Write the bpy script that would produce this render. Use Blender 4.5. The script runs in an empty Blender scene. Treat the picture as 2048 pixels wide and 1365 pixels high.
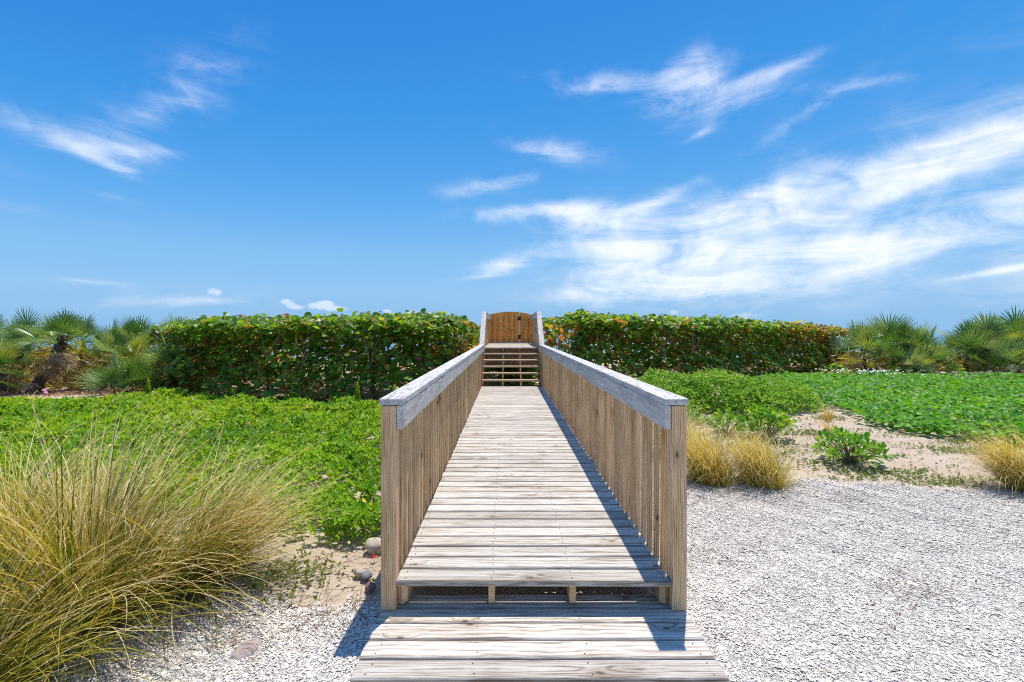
import bpy, bmesh, math, random
import numpy as np
from mathutils import Vector, Euler, Matrix

rng = np.random.default_rng(11)
random.seed(11)
R = math.radians
scene = bpy.context.scene
COL = scene.collection

# ------------------------------------------------------------------ camera
cam_d = bpy.data.cameras.new("camera")
cam = bpy.data.objects.new("camera", cam_d)
COL.objects.link(cam)
EYE = (0.0, 0.0, 1.68)
cam.location = EYE
cam.rotation_euler = (R(90), 0, 0)
cam_d.sensor_width = 36.0
cam_d.lens = 36.0 * 910 / 2048            # 16 mm wide angle
cam_d.shift_x = 12 / 2048
cam_d.shift_y = -21.5 / 2048
cam_d.clip_end = 30000
cam_d.clip_start = 0.05
scene.camera = cam

# ------------------------------------------------------------------ sky, sun, exposure
SUN = Vector((0.115, 0.265, 1.0)).normalized()
world = bpy.data.worlds.new("World")
scene.world = world
world.use_nodes = True


class NT:
    """small helper for building node trees"""
    def __init__(self, tree):
        self.t = tree
        tree.nodes.clear()

    def n(self, kind, props=None, **ins):
        nd = self.t.nodes.new(kind)
        for k, v in (props or {}).items():
            setattr(nd, k, v)
        for k, v in ins.items():
            key = int(k[1:]) if k[0] == 'i' and k[1:].isdigit() else k.replace('_', ' ')
            self.set(nd.inputs[key], v)
        return nd

    def set(self, sock, v):
        if isinstance(v, bpy.types.NodeSocket):
            self.t.links.new(v, sock)
        elif isinstance(v, bpy.types.Node):
            self.t.links.new(v.outputs[0], sock)
        else:
            sock.default_value = v

    def m(self, op, a, b=0.0, c=None, clamp=False):
        nd = self.t.nodes.new('ShaderNodeMath')
        nd.operation = op
        nd.use_clamp = clamp
        self.set(nd.inputs[0], a)
        self.set(nd.inputs[1], b)
        if c is not None:
            self.set(nd.inputs[2], c)
        return nd.outputs[0]

    def mix(self, f, a, b, mode='MIX'):
        nd = self.t.nodes.new('ShaderNodeMix')
        nd.data_type = 'RGBA'
        nd.blend_type = mode
        self.set(nd.inputs[0], f)
        self.set(nd.inputs[6], a)
        self.set(nd.inputs[7], b)
        return nd.outputs[2]

    def step(self, v, a, b, lo=0.0, hi=1.0):
        nd = self.t.nodes.new('ShaderNodeMapRange')
        nd.interpolation_type = 'SMOOTHSTEP'
        self.set(nd.inputs[0], v)
        for i, x in enumerate((a, b, lo, hi)):
            nd.inputs[i + 1].default_value = x
        return nd.outputs[0]

    def ramp(self, f, stops, interp='LINEAR'):
        nd = self.t.nodes.new('ShaderNodeValToRGB')
        cr = nd.color_ramp
        cr.interpolation = interp
        while len(cr.elements) < len(stops):
            cr.elements.new(0.5)
        for e, (p, c) in zip(cr.elements, stops):
            e.position = p
            e.color = (c[0], c[1], c[2], 1)
        self.set(nd.inputs[0], f)
        return nd.outputs[0]


w = NT(world.node_tree)
sky = w.n('ShaderNodeTexSky', dict(sky_type='NISHITA', sun_disc=False, sun_elevation=math.asin(SUN.z),
                                   sun_rotation=math.atan2(SUN.x, SUN.y), altitude=0.0, air_density=1.0,
                                   dust_density=0.0, ozone_density=1.6))
# the photograph's strong blue: the sky model graded by its own red channel (air mass)
SK = 1 / (0.14 * 2 ** 0.35)
skyc = w.ramp(w.m('DIVIDE', w.n('ShaderNodeSeparateColor', i0=sky).outputs[0], 9.0), [(.155, (.036, .25, .76)), (.19, (.056, .325, .83)), (.267, (.135, .445, .90)), (.367, (.245, .545, .93)), (.56, (.31, .585, .91)), (.83, (.295, .555, .86))])
skyc = w.n('ShaderNodeVectorMath', dict(operation='SCALE'), i0=skyc, Scale=SK).outputs[0]
tc = w.n('ShaderNodeTexCoord').outputs['Generated']
sep = w.n('ShaderNodeSeparateXYZ', i0=tc)
az = w.m('MULTIPLY', w.m('ARCTAN2', sep.outputs[0], sep.outputs[1]), 57.2958)
el = w.m('MULTIPLY', w.m('ARCSINE', sep.outputs[2]), 57.2958)
# cirrus fields: azimuth, elevation (deg), half length, half thickness, tilt (deg), strength
FIELDS = [
    (1600, 455, 580, 110, 10, .62), (1650, 600, 650, 48, 2, .30), (250, 590, 420, 45, 0, .22), (1840, 318, 270, 42, 12, .80), (1740, 388, 360, 27, 15, .85), (1490, 415, 180, 34, 22, .90), (1190, 430, 130, 34, -2, .9),
    (1280, 480, 230, 48, 3, .95), (1360, 545, 300, 40, 5, 1.0), (1780, 500, 380, 46, 13, .95), (1240, 588, 170, 20, 3, .75), (1030, 425, 130, 20, 3, .85), (1330, 395, 150, 16, 22, .5),
    (1230, 166, 150, 24, -4, .85), (1385, 178, 110, 42, 14, .85), (1370, 130, 70, 22, 30, .5), (1530, 150, 170, 15, 7, .75), (1740, 165, 160, 12, -8, .45), (1480, 195, 100, 20, 8, .6), (1630, 212, 110, 15, 26, .6), (1480, 240, 300, 40, 5, .2),
    (1080, 297, 110, 24, -10, .85), (985, 370, 110, 20, 9, .85), (1000, 530, 60, 18, 10, .85), (970, 552, 60, 8, 8, .6), (1395, 272, 40, 8, 20, .5),
    (290, 302, 120, 22, 9, .75), (110, 268, 280, 28, -10, .55), (235, 338, 100, 15, -16, .8), (290, 235, 150, 34, 28, .55), (400, 150, 150, 50, 38, .55), (240, 400, 160, 14, -12, .35),
    (360, 603, 150, 12, 4, .5), (170, 562, 90, 7, -3, .5), (2250, 300, 260, 60, 18, .8), (2250, 500, 320, 70, 12, .8), (-250, 250, 300, 40, -10, .5), (2010, 540, 130, 8, 9, .7), (60, 420, 260, 14, -4, .25)]
mask = None
for (px, py, rx, ry, rot, s) in FIELDS:
    u = (px - 1012) / 910
    a0 = math.atan(u)
    e0 = math.degrees(math.atan((661 - py) / 910 * math.cos(a0)))
    rxx = rx / 910 * 57.3 * math.cos(a0) ** 2
    ryy = ry / 910 * 57.3 * math.cos(a0)
    a0 = math.degrees(a0)
    c, sn = math.cos(R(rot)), math.sin(R(rot))
    da, de = w.m('SUBTRACT', az, a0), w.m('SUBTRACT', el, e0)
    p = w.m('MULTIPLY_ADD', da, c / rxx, w.m('MULTIPLY', de, sn / rxx))
    q = w.m('MULTIPLY_ADD', de, c / ryy, w.m('MULTIPLY', da, -sn / ryy))
    d2 = w.m('MULTIPLY_ADD', p, p, w.m('MULTIPLY', q, q))
    g = w.m('MULTIPLY', w.m('EXPONENT', w.m('MULTIPLY', d2, -1.15)), s)
    mask = g if mask is None else w.m('ADD', mask, g)
# thin cirrus carried on behind the camera, unseen, added for whiter fill light
for (a0, e0, rxx, ryy, rot, s) in [(95, 30, 38, 7, 10, 1.1), (125, 48, 40, 7, 6, 1.0), (165, 28, 45, 7, -8, 1.0), (-160, 45, 45, 8, 8, .9), (-120, 25, 35, 6, 10, .9), (-90, 50, 40, 6, -6, .8), (150, 14, 50, 5, 4, 1.1), (60, 52, 30, 5, 10, .8)]:
    c, sn = math.cos(R(rot)), math.sin(R(rot))
    da, de = w.m('SUBTRACT', az, a0), w.m('SUBTRACT', el, e0)
    p = w.m('MULTIPLY_ADD', da, c / rxx, w.m('MULTIPLY', de, sn / rxx))
    q = w.m('MULTIPLY_ADD', de, c / ryy, w.m('MULTIPLY', da, -sn / ryy))
    mask = w.m('ADD', mask, w.m('MULTIPLY', w.m('EXPONENT', w.m('MULTIPLY', w.m('MULTIPLY_ADD', p, p, w.m('MULTIPLY', q, q)), -1.15)), s))
uv = w.n('ShaderNodeCombineXYZ', i0=w.m('MULTIPLY', az, 0.10), i1=w.m('MULTIPLY', el, 0.10)).outputs[0]
mp = w.n('ShaderNodeMapping', i0=uv)
mp.inputs['Rotation'].default_value = (0, 0, R(-13))
mp.inputs['Scale'].default_value = (0.36, 1.5, 1)
n1 = w.n('ShaderNodeTexNoise', Vector=mp, Scale=2.3, Detail=10, Roughness=.68, Distortion=.9).outputs[0]
n2 = w.n('ShaderNodeTexNoise', Vector=uv, Scale=1.5, Detail=7, Roughness=.6, Distortion=.6).outputs[0]
nn = w.m('MULTIPLY_ADD', n1, .55, w.m('MULTIPLY', n2, .45))
nn = w.m('MULTIPLY_ADD', w.m('SUBTRACT', nn, .5), 2.3, w.m('MULTIPLY_ADD', w.m('MINIMUM', mask, 1.2), .40, .17))
cirrus = w.m('MULTIPLY', w.m('MINIMUM', mask, 1.0), w.step(nn, .10, 1.06))
# small cumulus heads low over the sea
cum = None
for (px, py, rx, ry) in [(636, 612, 24, 9), (676, 618, 26, 7), (655, 607, 13, 7), (574, 604, 17, 8), (590, 615, 17, 6), (1347, 625, 14, 6), (775, 624, 12, 6), (826, 626, 20, 5), (1490, 632, 40, 8), (430, 585, 20, 10)]:
    a0 = math.atan((px - 1012) / 910)
    e0 = math.degrees(math.atan((661 - py) / 910 * math.cos(a0)))
    p = w.m('MULTIPLY', w.m('SUBTRACT', az, math.degrees(a0)), 1 / (rx / 910 * 57.3 * math.cos(a0) ** 2))
    q = w.m('MULTIPLY', w.m('SUBTRACT', el, e0), 1 / (ry / 910 * 57.3 * math.cos(a0)))
    g = w.m('EXPONENT', w.m('MULTIPLY', w.m('MULTIPLY_ADD', p, p, w.m('MULTIPLY', q, q)), -1.0))
    cum = g if cum is None else w.m('ADD', cum, g)
n3 = w.n('ShaderNodeTexNoise', Vector=uv, Scale=14.0, Detail=5, Roughness=.6).outputs[0]
cum = w.m('MULTIPLY', w.step(w.m('MULTIPLY', cum, w.m('MULTIPLY_ADD', n3, 1.6, .1)), .30, .95), .5)
dens = w.m('MULTIPLY', w.m('MAXIMUM', cirrus, cum), w.step(el, .3, 3.0))
dens = w.m('MULTIPLY', dens, .88)
CLOUD = 1.20 / (0.14 * 2 ** 0.35)
final = w.mix(dens, skyc, (CLOUD, CLOUD * 1.0, CLOUD * 1.02, 1))
bg = w.n('ShaderNodeBackground', Color=final, Strength=0.14)
wo = w.n('ShaderNodeOutputWorld', Surface=bg)

sun_d = bpy.data.lights.new("sun", 'SUN')
sun_d.energy = 4.2
sun_d.angle = R(0.53)
sun_d.color = (1.0, 0.94, 0.845)
sun = bpy.data.objects.new("sun", sun_d)
sun.rotation_euler = SUN.to_track_quat('Z', 'Y').to_euler()
sun.location = SUN * 50
COL.objects.link(sun)

scene.render.engine = 'CYCLES'
scene.view_settings.view_transform = 'Standard'
scene.view_settings.look = 'None'
scene.view_settings.use_curve_mapping = False
scene.view_settings.gamma = 1
scene.view_settings.exposure = 0.32
scene.cycles.max_bounces = 7
scene.cycles.diffuse_bounces = 3
scene.cycles.glossy_bounces = 2
scene.cycles.transmission_bounces = 4
scene.cycles.transparent_max_bounces = 4
scene.cycles.use_denoising = False
scene.cycles.filter_width = 1.1
scene.cycles.sample_clamp_indirect = 6

# ------------------------------------------------------------------ materials
def new_mat(name):
    m = bpy.data.materials.new(name)
    m.use_nodes = True
    return m, NT(m.node_tree)


def wood(name, light, mid, dark, rough=.75, mildew=0.0, knots=.5, warm=(.0, .0, .0), contrast=1.0, var=.22, edge=0.0):
    m, t = new_mat(name)
    oi = t.n('ShaderNodeObjectInfo')
    rnd = oi.outputs['Random']
    tcn = t.n('ShaderNodeTexCoord').outputs['Object']
    off = t.n('ShaderNodeCombineXYZ', i0=t.m('MULTIPLY', rnd, 71.3), i1=t.m('MULTIPLY', rnd, 0.37), i2=t.m('MULTIPLY', rnd, 0.91)).outputs[0]
    p = t.n('ShaderNodeVectorMath', dict(operation='ADD'), i0=tcn, i1=off).outputs[0]
    # knots bend the grain
    sx = t.n('ShaderNodeSeparateXYZ', i0=p)
    kv = t.n('ShaderNodeCombineXYZ', i0=t.m('MULTIPLY', sx.outputs[0], 2.6), i1=t.m('MULTIPLY', t.m('ADD', sx.outputs[1], sx.outputs[2]), 5.5)).outputs[0]
    vo = t.n('ShaderNodeTexVoronoi', dict(voronoi_dimensions='2D'), Vector=kv, Scale=1.0)
    has = t.step(t.n('ShaderNodeSeparateColor', i0=vo.outputs['Color']).outputs[0], 1 - knots, 1 - knots + .05)
    kd = vo.outputs['Distance']
    kn = t.m('MULTIPLY', t.step(t.m('MULTIPLY_ADD', t.n('ShaderNodeTexNoise', Vector=p, Scale=90.0, Detail=3).outputs[0], .09, kd), .06, .13, 1, 0), has)
    halo = t.m('MULTIPLY', t.step(kd, .05, .34, 1, 0), has)
    st = t.n('ShaderNodeMapping', i0=p)
    st.inputs['Scale'].default_value = (.32, 1, 1)
    bend = t.n('ShaderNodeVectorMath', dict(operation='ADD'), i0=st.outputs[0], i1=t.n('ShaderNodeCombineXYZ', i1=t.m('MULTIPLY', halo, .012), i2=t.m('MULTIPLY', halo, .012)).outputs[0]).outputs[0]
    wv = t.n('ShaderNodeTexWave', dict(wave_type='RINGS', rings_direction='X', wave_profile='SIN'), Vector=bend, Scale=26.0, Distortion=7.0, Detail=3.0, Detail_Scale=.35, Detail_Roughness=.55).outputs['Fac']
    g1 = t.n('ShaderNodeMapping', i0=p)
    g1.inputs['Scale'].default_value = (5.0, 150, 150)
    fine = t.n('ShaderNodeTexNoise', Vector=g1, Scale=1.0, Detail=5, Roughness=.65).outputs[0]
    g2 = t.n('ShaderNodeMapping', i0=p)
    g2.inputs['Scale'].default_value = (2.0, 12, 12)
    blot = t.n('ShaderNodeTexNoise', Vector=g2, Scale=1.0, Detail=5, Roughness=.6).outputs[0]
    g3 = t.n('ShaderNodeMapping', i0=p)
    g3.inputs['Scale'].default_value = (1.6, 90, 90)
    crack = t.n('ShaderNodeTexNoise', Vector=g3, Scale=1.0, Detail=2, Roughness=.5).outputs[0]
    crk = t.step(crack, .68, .74)
    f = t.m('MULTIPLY_ADD', t.step(wv, .25, 1.0), .36 * contrast, t.m('MULTIPLY', t.step(fine, .32, .68), .56))
    f = t.m('MULTIPLY_ADD', t.m('SUBTRACT', blot, .5), 1.15, f)
    c = t.ramp(f, [(.1, light), (.48, mid), (.95, dark)])
    wn = t.n('ShaderNodeTexWhiteNoise', dict(noise_dimensions='1D'), W=t.m('MULTIPLY', rnd, 913.7)).outputs[0]
    c = t.mix(t.m('MULTIPLY', wn, .55), c, t.mix(1.0, c, (1 + warm[0], 1 + warm[1], 1 + warm[2], 1), 'MULTIPLY'))
    c = t.mix(1.0, c, t.n('ShaderNodeCombineColor', i0=t.m('MULTIPLY_ADD', rnd, var, 1 - var * .6), i1=t.m('MULTIPLY_ADD', rnd, var, 1 - var * .6), i2=t.m('MULTIPLY_ADD', rnd, var, 1 - var * .6)).outputs[0], 'MULTIPLY')
    c = t.mix(t.m('MULTIPLY', halo, .35), c, (dark[0] * .9, dark[1] * .8, dark[2] * .7, 1))
    c = t.mix(t.m('MULTIPLY', kn, .85), c, (.07, .045, .03, 1))
    c = t.mix(t.m('MULTIPLY', crk, .6), c, (.10, .075, .055, 1))
    if edge:                  # top face darkens along both long edges of each plank
        ly = t.m('ABSOLUTE', t.n('ShaderNodeSeparateXYZ', i0=tcn).outputs[1])
        en = t.m('MULTIPLY_ADD', blot, .030, t.m('SUBTRACT', ly, .015))
        up = t.step(t.n('ShaderNodeSeparateXYZ', i0=t.n('ShaderNodeTexCoord').outputs['Normal']).outputs[2], .4, .6)
        c = t.mix(t.m('MULTIPLY', t.m('MULTIPLY', t.step(en, .052, .070), up), edge), c, (.12, .095, .075, 1))
    if mildew:
        g4 = t.n('ShaderNodeMapping', i0=p)
        g4.inputs['Scale'].default_value = (7, 26, 26)
        md = t.n('ShaderNodeTexNoise', Vector=g4, Scale=1.0, Detail=8, Roughness=.75).outputs[0]
        c = t.mix(t.m('MULTIPLY', t.step(md, .50, .68), mildew), c, (.075, .08, .09, 1))
    bh = t.m('MULTIPLY_ADD', wv, -.35, t.m('MULTIPLY', fine, .8))
    bh = t.m('SUBTRACT', bh, t.m('MULTIPLY', crk, 1.2))
    bp = t.n('ShaderNodeBump', Strength=.5, Distance=.0025, Height=bh)
    b = t.n('ShaderNodeBsdfPrincipled', Base_Color=c, Roughness=rough, Normal=bp)
    b.inputs['Specular IOR Level'].default_value = .25
    t.n('ShaderNodeOutputMaterial', Surface=b)
    return m


def plain(name, col, rough=.6, metal=0.0, noise=0.0, scale=20.0, bump=0.0):
    m, t = new_mat(name)
    c = (col[0], col[1], col[2], 1)
    b = t.n('ShaderNodeBsdfPrincipled', Base_Color=c, Roughness=rough, Metallic=metal)
    if noise:
        nz = t.n('ShaderNodeTexNoise', Vector=t.n('ShaderNodeTexCoord').outputs['Object'], Scale=scale, Detail=6, Roughness=.65).outputs[0]
        lo = tuple(x * (1 - noise) for x in col)
        hi = tuple(min(1, x * (1 + noise)) for x in col)
        t.set(b.inputs['Base Color'], t.ramp(nz, [(.3, lo), (.7, hi)]))
        if bump:
            t.set(b.inputs['Normal'], t.n('ShaderNodeBump', Strength=bump, Distance=.01, Height=nz).outputs[0])
    t.n('ShaderNodeOutputMaterial', Surface=b)
    return m


def leafy(name, stops, source='tint', rough=.4, transl=.35, spec=.4, vary=.25):
    """foliage: colour looked up by a per-leaf number, part of the light goes through"""
    m, t = new_mat(name)
    if source == 'tint':
        f = t.n('ShaderNodeAttribute', dict(attribute_name='tint')).outputs['Fac']
    else:
        f = t.n('ShaderNodeObjectInfo').outputs['Random']
    c = t.ramp(f, stops)
    nz = t.n('ShaderNodeTexNoise', Vector=t.n('ShaderNodeNewGeometry').outputs['Position'], Scale=23.0, Detail=3).outputs[0]
    v = t.m('MULTIPLY_ADD', nz, vary * 2, 1 - vary)
    c = t.mix(1.0, c, t.n('ShaderNodeCombineColor', i0=v, i1=v, i2=v).outputs[0], 'MULTIPLY')
    b = t.n('ShaderNodeBsdfPrincipled', Base_Color=c, Roughness=rough)
    b.inputs['Specular IOR Level'].default_value = spec
    tr = t.n('ShaderNodeBsdfTranslucent', Color=t.mix(1.0, c, (1.9, 1.7, .6, 1), 'MULTIPLY'))
    mx = t.n('ShaderNodeMixShader', i0=transl, i1=b, i2=tr)
    t.n('ShaderNodeOutputMaterial', Surface=mx)
    return m


M = {}
M['deck'] = wood('weathered_deck_wood', (.68, .635, .565), (.515, .46, .385), (.23, .18, .13), knots=.48, warm=(.03, -.03, -.10), contrast=1.05, var=.30, edge=.72)
M['tread'] = wood('step_tread_wood', (.62, .49, .35), (.47, .34, .22), (.25, .16, .09), knots=.2)
M['rail'] = wood('silvered_rail_wood', (.72, .68, .62), (.56, .525, .475), (.29, .27, .245), mildew=.45, knots=.2, var=.12)
M['cap'] = wood('bleached_cap_wood', (.70, .67, .63), (.55, .525, .485), (.28, .26, .24), mildew=.62, knots=.15, var=.1)
M['pine'] = wood('tan_pine_wood', (.78, .545, .315), (.64, .415, .215), (.36, .205, .09), knots=.3, warm=(.05, -.05, -.16), contrast=1.15, var=.40)
M['cedar'] = wood('new_cedar_wood', (.95, .48, .13), (.86, .385, .085), (.48, .17, .035), knots=.55, contrast=.9, var=.3)
M['black'] = plain('black_metal', (.012, .012, .013), .45, .6)
M['steel'] = plain('galvanised_steel', (.5, .5, .5), .4, .8)
M['nail'] = plain('rusted_nail', (.05, .035, .028), .7, .3)
M['plastic'] = plain('black_plastic', (.012, .012, .014), .5)
M['concrete'] = plain('rough_grey_concrete', (.30, .28, .25), .9, 0, .5, 60, .6)
M['rock_tan'] = plain('tan_stone', (.46, .38, .29), .85, 0, .35, 25, .4)
M['rock_grey'] = plain('grey_stone', (.20, .205, .21), .8, 0, .4, 30, .4)
M['rock_dull'] = plain('dull_brown_stone', (.33, .27, .24), .9, 0, .3, 40, .4)
M['rock_red'] = plain('reddish_stone', (.26, .14, .10), .8, 0, .35, 30, .4)
M['bark'] = plain('grey_brown_bark', (.24, .175, .12), .9, 0, .45, 18, .6)
M['palmbark'] = plain('dark_fibrous_bark', (.085, .05, .032), .95, 0, .6, 30, .8)
M['twig'] = plain('dry_twig', (.27, .18, .10), .85, 0, .3, 40)

GRAPE = [(0, (.055, .14, .02)), (.25, (.11, .23, .025)), (.5, (.18, .32, .03)), (.72, (.27, .38, .045)), (.84, (.38, .36, .06)), (.90, (.48, .30, .05)), (.95, (.42, .16, .05)), (1.0, (.26, .09, .05))]
M['grape'] = leafy('sea_grape_leaf', GRAPE, 'tint', .40, .50, .45)
M['grape_obj'] = leafy('sea_grape_single_leaf', GRAPE, 'rand', .40, .50, .45)
M['cover'] = leafy('dune_cover_leaf', [(0, (.075, .21, .012)), (.4, (.195, .37, .018)), (.75, (.32, .49, .028)), (.93, (.40, .50, .05)), (1, (.50, .42, .14))], 'tint', .45, .4, .35)
M['vine'] = leafy('beach_vine_leaf', [(0, (.055, .20, .008)), (.5, (.115, .34, .014)), (.9, (.22, .44, .03)), (1, (.32, .40, .06))], 'tint', .5, .38, .35)
M['bush'] = leafy('mound_bush_leaf', [(0, (.10, .25, .02)), (.5, (.22, .42, .03)), (.9, (.36, .52, .06)), (1, (.48, .52, .14))], 'tint', .42, .35, .4)
M['naupaka'] = leafy('naupaka_leaf', [(0, (.09, .26, .015)), (.5, (.16, .36, .02)), (.9, (.28, .44, .04)), (1, (.46, .44, .06))], 'rand', .5, .35, .4)
M['frond'] = leafy('palmetto_frond', [(0, (.06, .15, .03)), (.35, (.11, .23, .05)), (.6, (.22, .31, .15)), (.85, (.27, .38, .06)), (1, (.40, .42, .09))], 'rand', .30, .30, .7)
M['deadfrond'] = leafy('dead_palmetto_frond', [(0, (.24, .15, .09)), (.5, (.44, .32, .20)), (1, (.55, .47, .36))], 'rand', .8, .3, .2)
M['fruit'] = plain('purple_brown_fruit', (.09, .03, .025), .8, 0, .5, 40)
M['grass'] = leafy('cord_grass_blade', [(0, (.08, .11, .01)), (.25, (.20, .21, .015)), (.45, (.36, .325, .026)), (.68, (.56, .38, .08)), (1, (.84, .70, .44))], 'tint', .5, .3, .35)
M['muhly'] = leafy('golden_grass_blade', [(0, (.13, .12, .015)), (.35, (.34, .30, .055)), (.7, (.58, .46, .16)), (1, (.80, .70, .46))], 'tint', .55, .35, .3)
M['weed'] = leafy('sand_weed_leaf', [(0, (.07, .13, .015)), (.6, (.15, .22, .02)), (1, (.30, .30, .06))], 'tint', .5, .3, .3)
M['litter'] = leafy('dry_leaf_litter', [(0, (.12, .06, .03)), (.5, (.33, .16, .07)), (.8, (.45, .24, .11)), (1, (.50, .36, .22))], 'tint', .7, .15, .25)
M['shell'] = leafy('crushed_shell', [(0, (.26, .19, .13)), (.05, (.38, .33, .27)), (.16, (.52, .465, .40)), (.4, (.63, .575, .505)), (1, (.77, .715, .635))], 'tint', .55, 0.0, .3, .12)
M['pinkflower'] = plain('pink_petal', (.62, .20, .50), .5)
M['whiteflower'] = plain('white_petal', (.80, .80, .76), .5)
M['yellowflower'] = plain('yellow_petal', (.80, .52, .03), .5)
M['red'] = plain('red_petal', (.62, .015, .015), .45)


def sand_mat():
    m, t = new_mat('dune_sand')
    p = t.n('ShaderNodeNewGeometry').outputs['Position']
    a = t.n('ShaderNodeTexNoise', Vector=p, Scale=.9, Detail=7, Roughness=.62).outputs[0]
    b_ = t.n('ShaderNodeTexNoise', Vector=p, Scale=38.0, Detail=4, Roughness=.7).outputs[0]
    g = t.n('ShaderNodeTexNoise', Vector=p, Scale=420.0, Detail=2, Roughness=.6).outputs[0]
    c = t.ramp(t.m('MULTIPLY_ADD', b_, .5, t.m('MULTIPLY', a, .5)), [(.3, (.38, .285, .195)), (.5, (.52, .41, .30)), (.72, (.61, .515, .40))])
    c = t.mix(t.m('MULTIPLY', t.step(t.n('ShaderNodeTexNoise', Vector=p, Scale=7.0, Detail=8, Roughness=.7).outputs[0], .52, .66), .55), c, (.27, .22, .15, 1))
    c = t.mix(t.step(b_, .60, .72), c, (.25, .185, .125, 1))
    c = t.mix(t.m('MULTIPLY', t.step(g, .5, .75), .45), c, (.75, .70, .62, 1))
    h = t.m('MULTIPLY_ADD', b_, .7, t.m('MULTIPLY', g, .25))
    bp = t.n('ShaderNodeBump', Strength=.6, Distance=.03, Height=h)
    b = t.n('ShaderNodeBsdfPrincipled', Base_Color=c, Roughness=.95, Normal=bp)
    b.inputs['Specular IOR Level'].default_value = .1
    t.n('ShaderNodeOutputMaterial', Surface=b)
    return m


def gravel_mat():
    m, t = new_mat('white_shell_gravel')
    p = t.n('ShaderNodeNewGeometry').outputs['Position']
    v = t.n('ShaderNodeTexVoronoi', Vector=p, Scale=75.0, Randomness=1.0)
    v2 = t.n('ShaderNodeTexVoronoi', dict(feature='DISTANCE_TO_EDGE'), Vector=p, Scale=75.0)
    k = t.n('ShaderNodeSeparateColor', i0=v.outputs['Color']).outputs[0]
    c = t.ramp(k, [(0, (.34, .29, .23)), (.12, (.52, .47, .42)), (.4, (.63, .58, .51)), (1, (.76, .705, .63))])
    stn = t.n('ShaderNodeTexNoise', Vector=p, Scale=2.3, Detail=5, Roughness=.6).outputs[0]
    c = t.mix(t.m('MULTIPLY', t.step(stn, .58, .72), .5), c, (.45, .37, .29, 1))
    c = t.mix(t.step(v2.outputs['Distance'], 0, .07, .5, 0), c, (.30, .26, .21, 1))
    h = t.m('MULTIPLY_ADD', k, .6, t.step(v2.outputs['Distance'], 0, .2))
    bp = t.n('ShaderNodeBump', Strength=.8, Distance=.012, Height=h)
    b = t.n('ShaderNodeBsdfPrincipled', Base_Color=c, Roughness=.8, Normal=bp)
    t.n('ShaderNodeOutputMaterial', Surface=b)
    return m


def sea_mat():
    m, t = new_mat('sea_water')
    p = t.n('ShaderNodeNewGeometry').outputs['Position']
    st = t.n('ShaderNodeMapping', i0=p)
    st.inputs['Scale'].default_value = (.08, .25, .1)
    nz = t.n('ShaderNodeTexNoise', Vector=st, Scale=1.0, Detail=6, Roughness=.6).outputs[0]
    bp = t.n('ShaderNodeBump', Strength=.35, Distance=.6, Height=nz)
    c = t.ramp(nz, [(.3, (.012, .10, .16)), (.7, (.03, .19, .25))])
    b = t.n('ShaderNodeBsdfPrincipled', Base_Color=c, Roughness=.12, Normal=bp)
    t.n('ShaderNodeOutputMaterial', Surface=b)
    return m


M['sand'], M['gravel'], M['sea'] = sand_mat(), gravel_mat(), sea_mat()

# ------------------------------------------------------------------ helpers
WORLD = {}


def tag(o, label=None, cat=None, group=None, kind=None):
    for k, v in (('label', label), ('category', cat), ('group', group), ('kind', kind)):
        if v:
            o[k] = v
    return o


def link(name, data, mat=None, parent=None, loc=(0, 0, 0), rot=(0, 0, 0), scale=None):
    """loc is a world position; parents are never rotated"""
    o = bpy.data.objects.new(name, data)
    COL.objects.link(o)
    if mat is not None and data is not None and not data.materials:
        data.materials.append(mat)
    WORLD[o.name] = Vector(loc)
    if parent is not None:
        o.parent = parent
        o.location = Vector(loc) - WORLD[parent.name]
    else:
        o.location = loc
    o.rotation_euler = rot
    if scale is not None:
        o.scale = scale if hasattr(scale, '__len__') else (scale,) * 3
    return o


def empty(name, loc, label, cat, group=None):
    return tag(link(name, None, None, None, loc), label, cat, group)


def np_mesh(name, V, F, tint=None, smooth=False):
    V = np.ascontiguousarray(V, dtype=np.float32)
    F = np.ascontiguousarray(F, dtype=np.int32)
    k = F.shape[1]
    me = bpy.data.meshes.new(name)
    me.vertices.add(len(V))
    me.vertices.foreach_set('co', V.ravel())
    me.loops.add(F.size)
    me.loops.foreach_set('vertex_index', F.ravel())
    me.polygons.add(len(F))
    me.polygons.foreach_set('loop_start', np.arange(0, F.size, k, dtype=np.int32))
    me.polygons.foreach_set('use_smooth', np.full(len(F), smooth, dtype=bool))
    if tint is not None:
        at = me.attributes.new('tint', 'FLOAT', 'FACE')
        at.data.foreach_set('value', np.ascontiguousarray(tint, dtype=np.float32))
    me.update(calc_edges=True)
    return me


def unit(a):
    return a / (np.linalg.norm(a, axis=-1, keepdims=True) + 1e-9)


def frames(nrm, axis=None):
    """rotation matrices whose Z is nrm; Y points along axis (as near as it can) or at random"""
    n = len(nrm)
    z = unit(nrm)
    a = unit(rng.normal(size=(n, 3))) if axis is None else axis
    x = unit(np.cross(a, z))
    y = np.cross(z, x)
    return np.stack([x, y, z], axis=-1)


def scatter_mesh(name, tpl, P, Rm, S, tint, smooth=False):
    tv, tf = tpl
    tv, tf = np.asarray(tv, float), np.asarray(tf)
    n, k = len(P), len(tv)
    S = np.asarray(S)
    if S.ndim == 1:
        S = np.repeat(S[:, None], 3, 1)
    V = np.einsum('nij,nkj->nki', Rm, tv[None] * S[:, None, :]) + P[:, None, :]
    F = (tf[None] + (np.arange(n) * k)[:, None, None]).reshape(-1, tf.shape[1])
    return np_mesh(name, V.reshape(-1, 3), F, np.repeat(tint, len(tf)), smooth)


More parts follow.
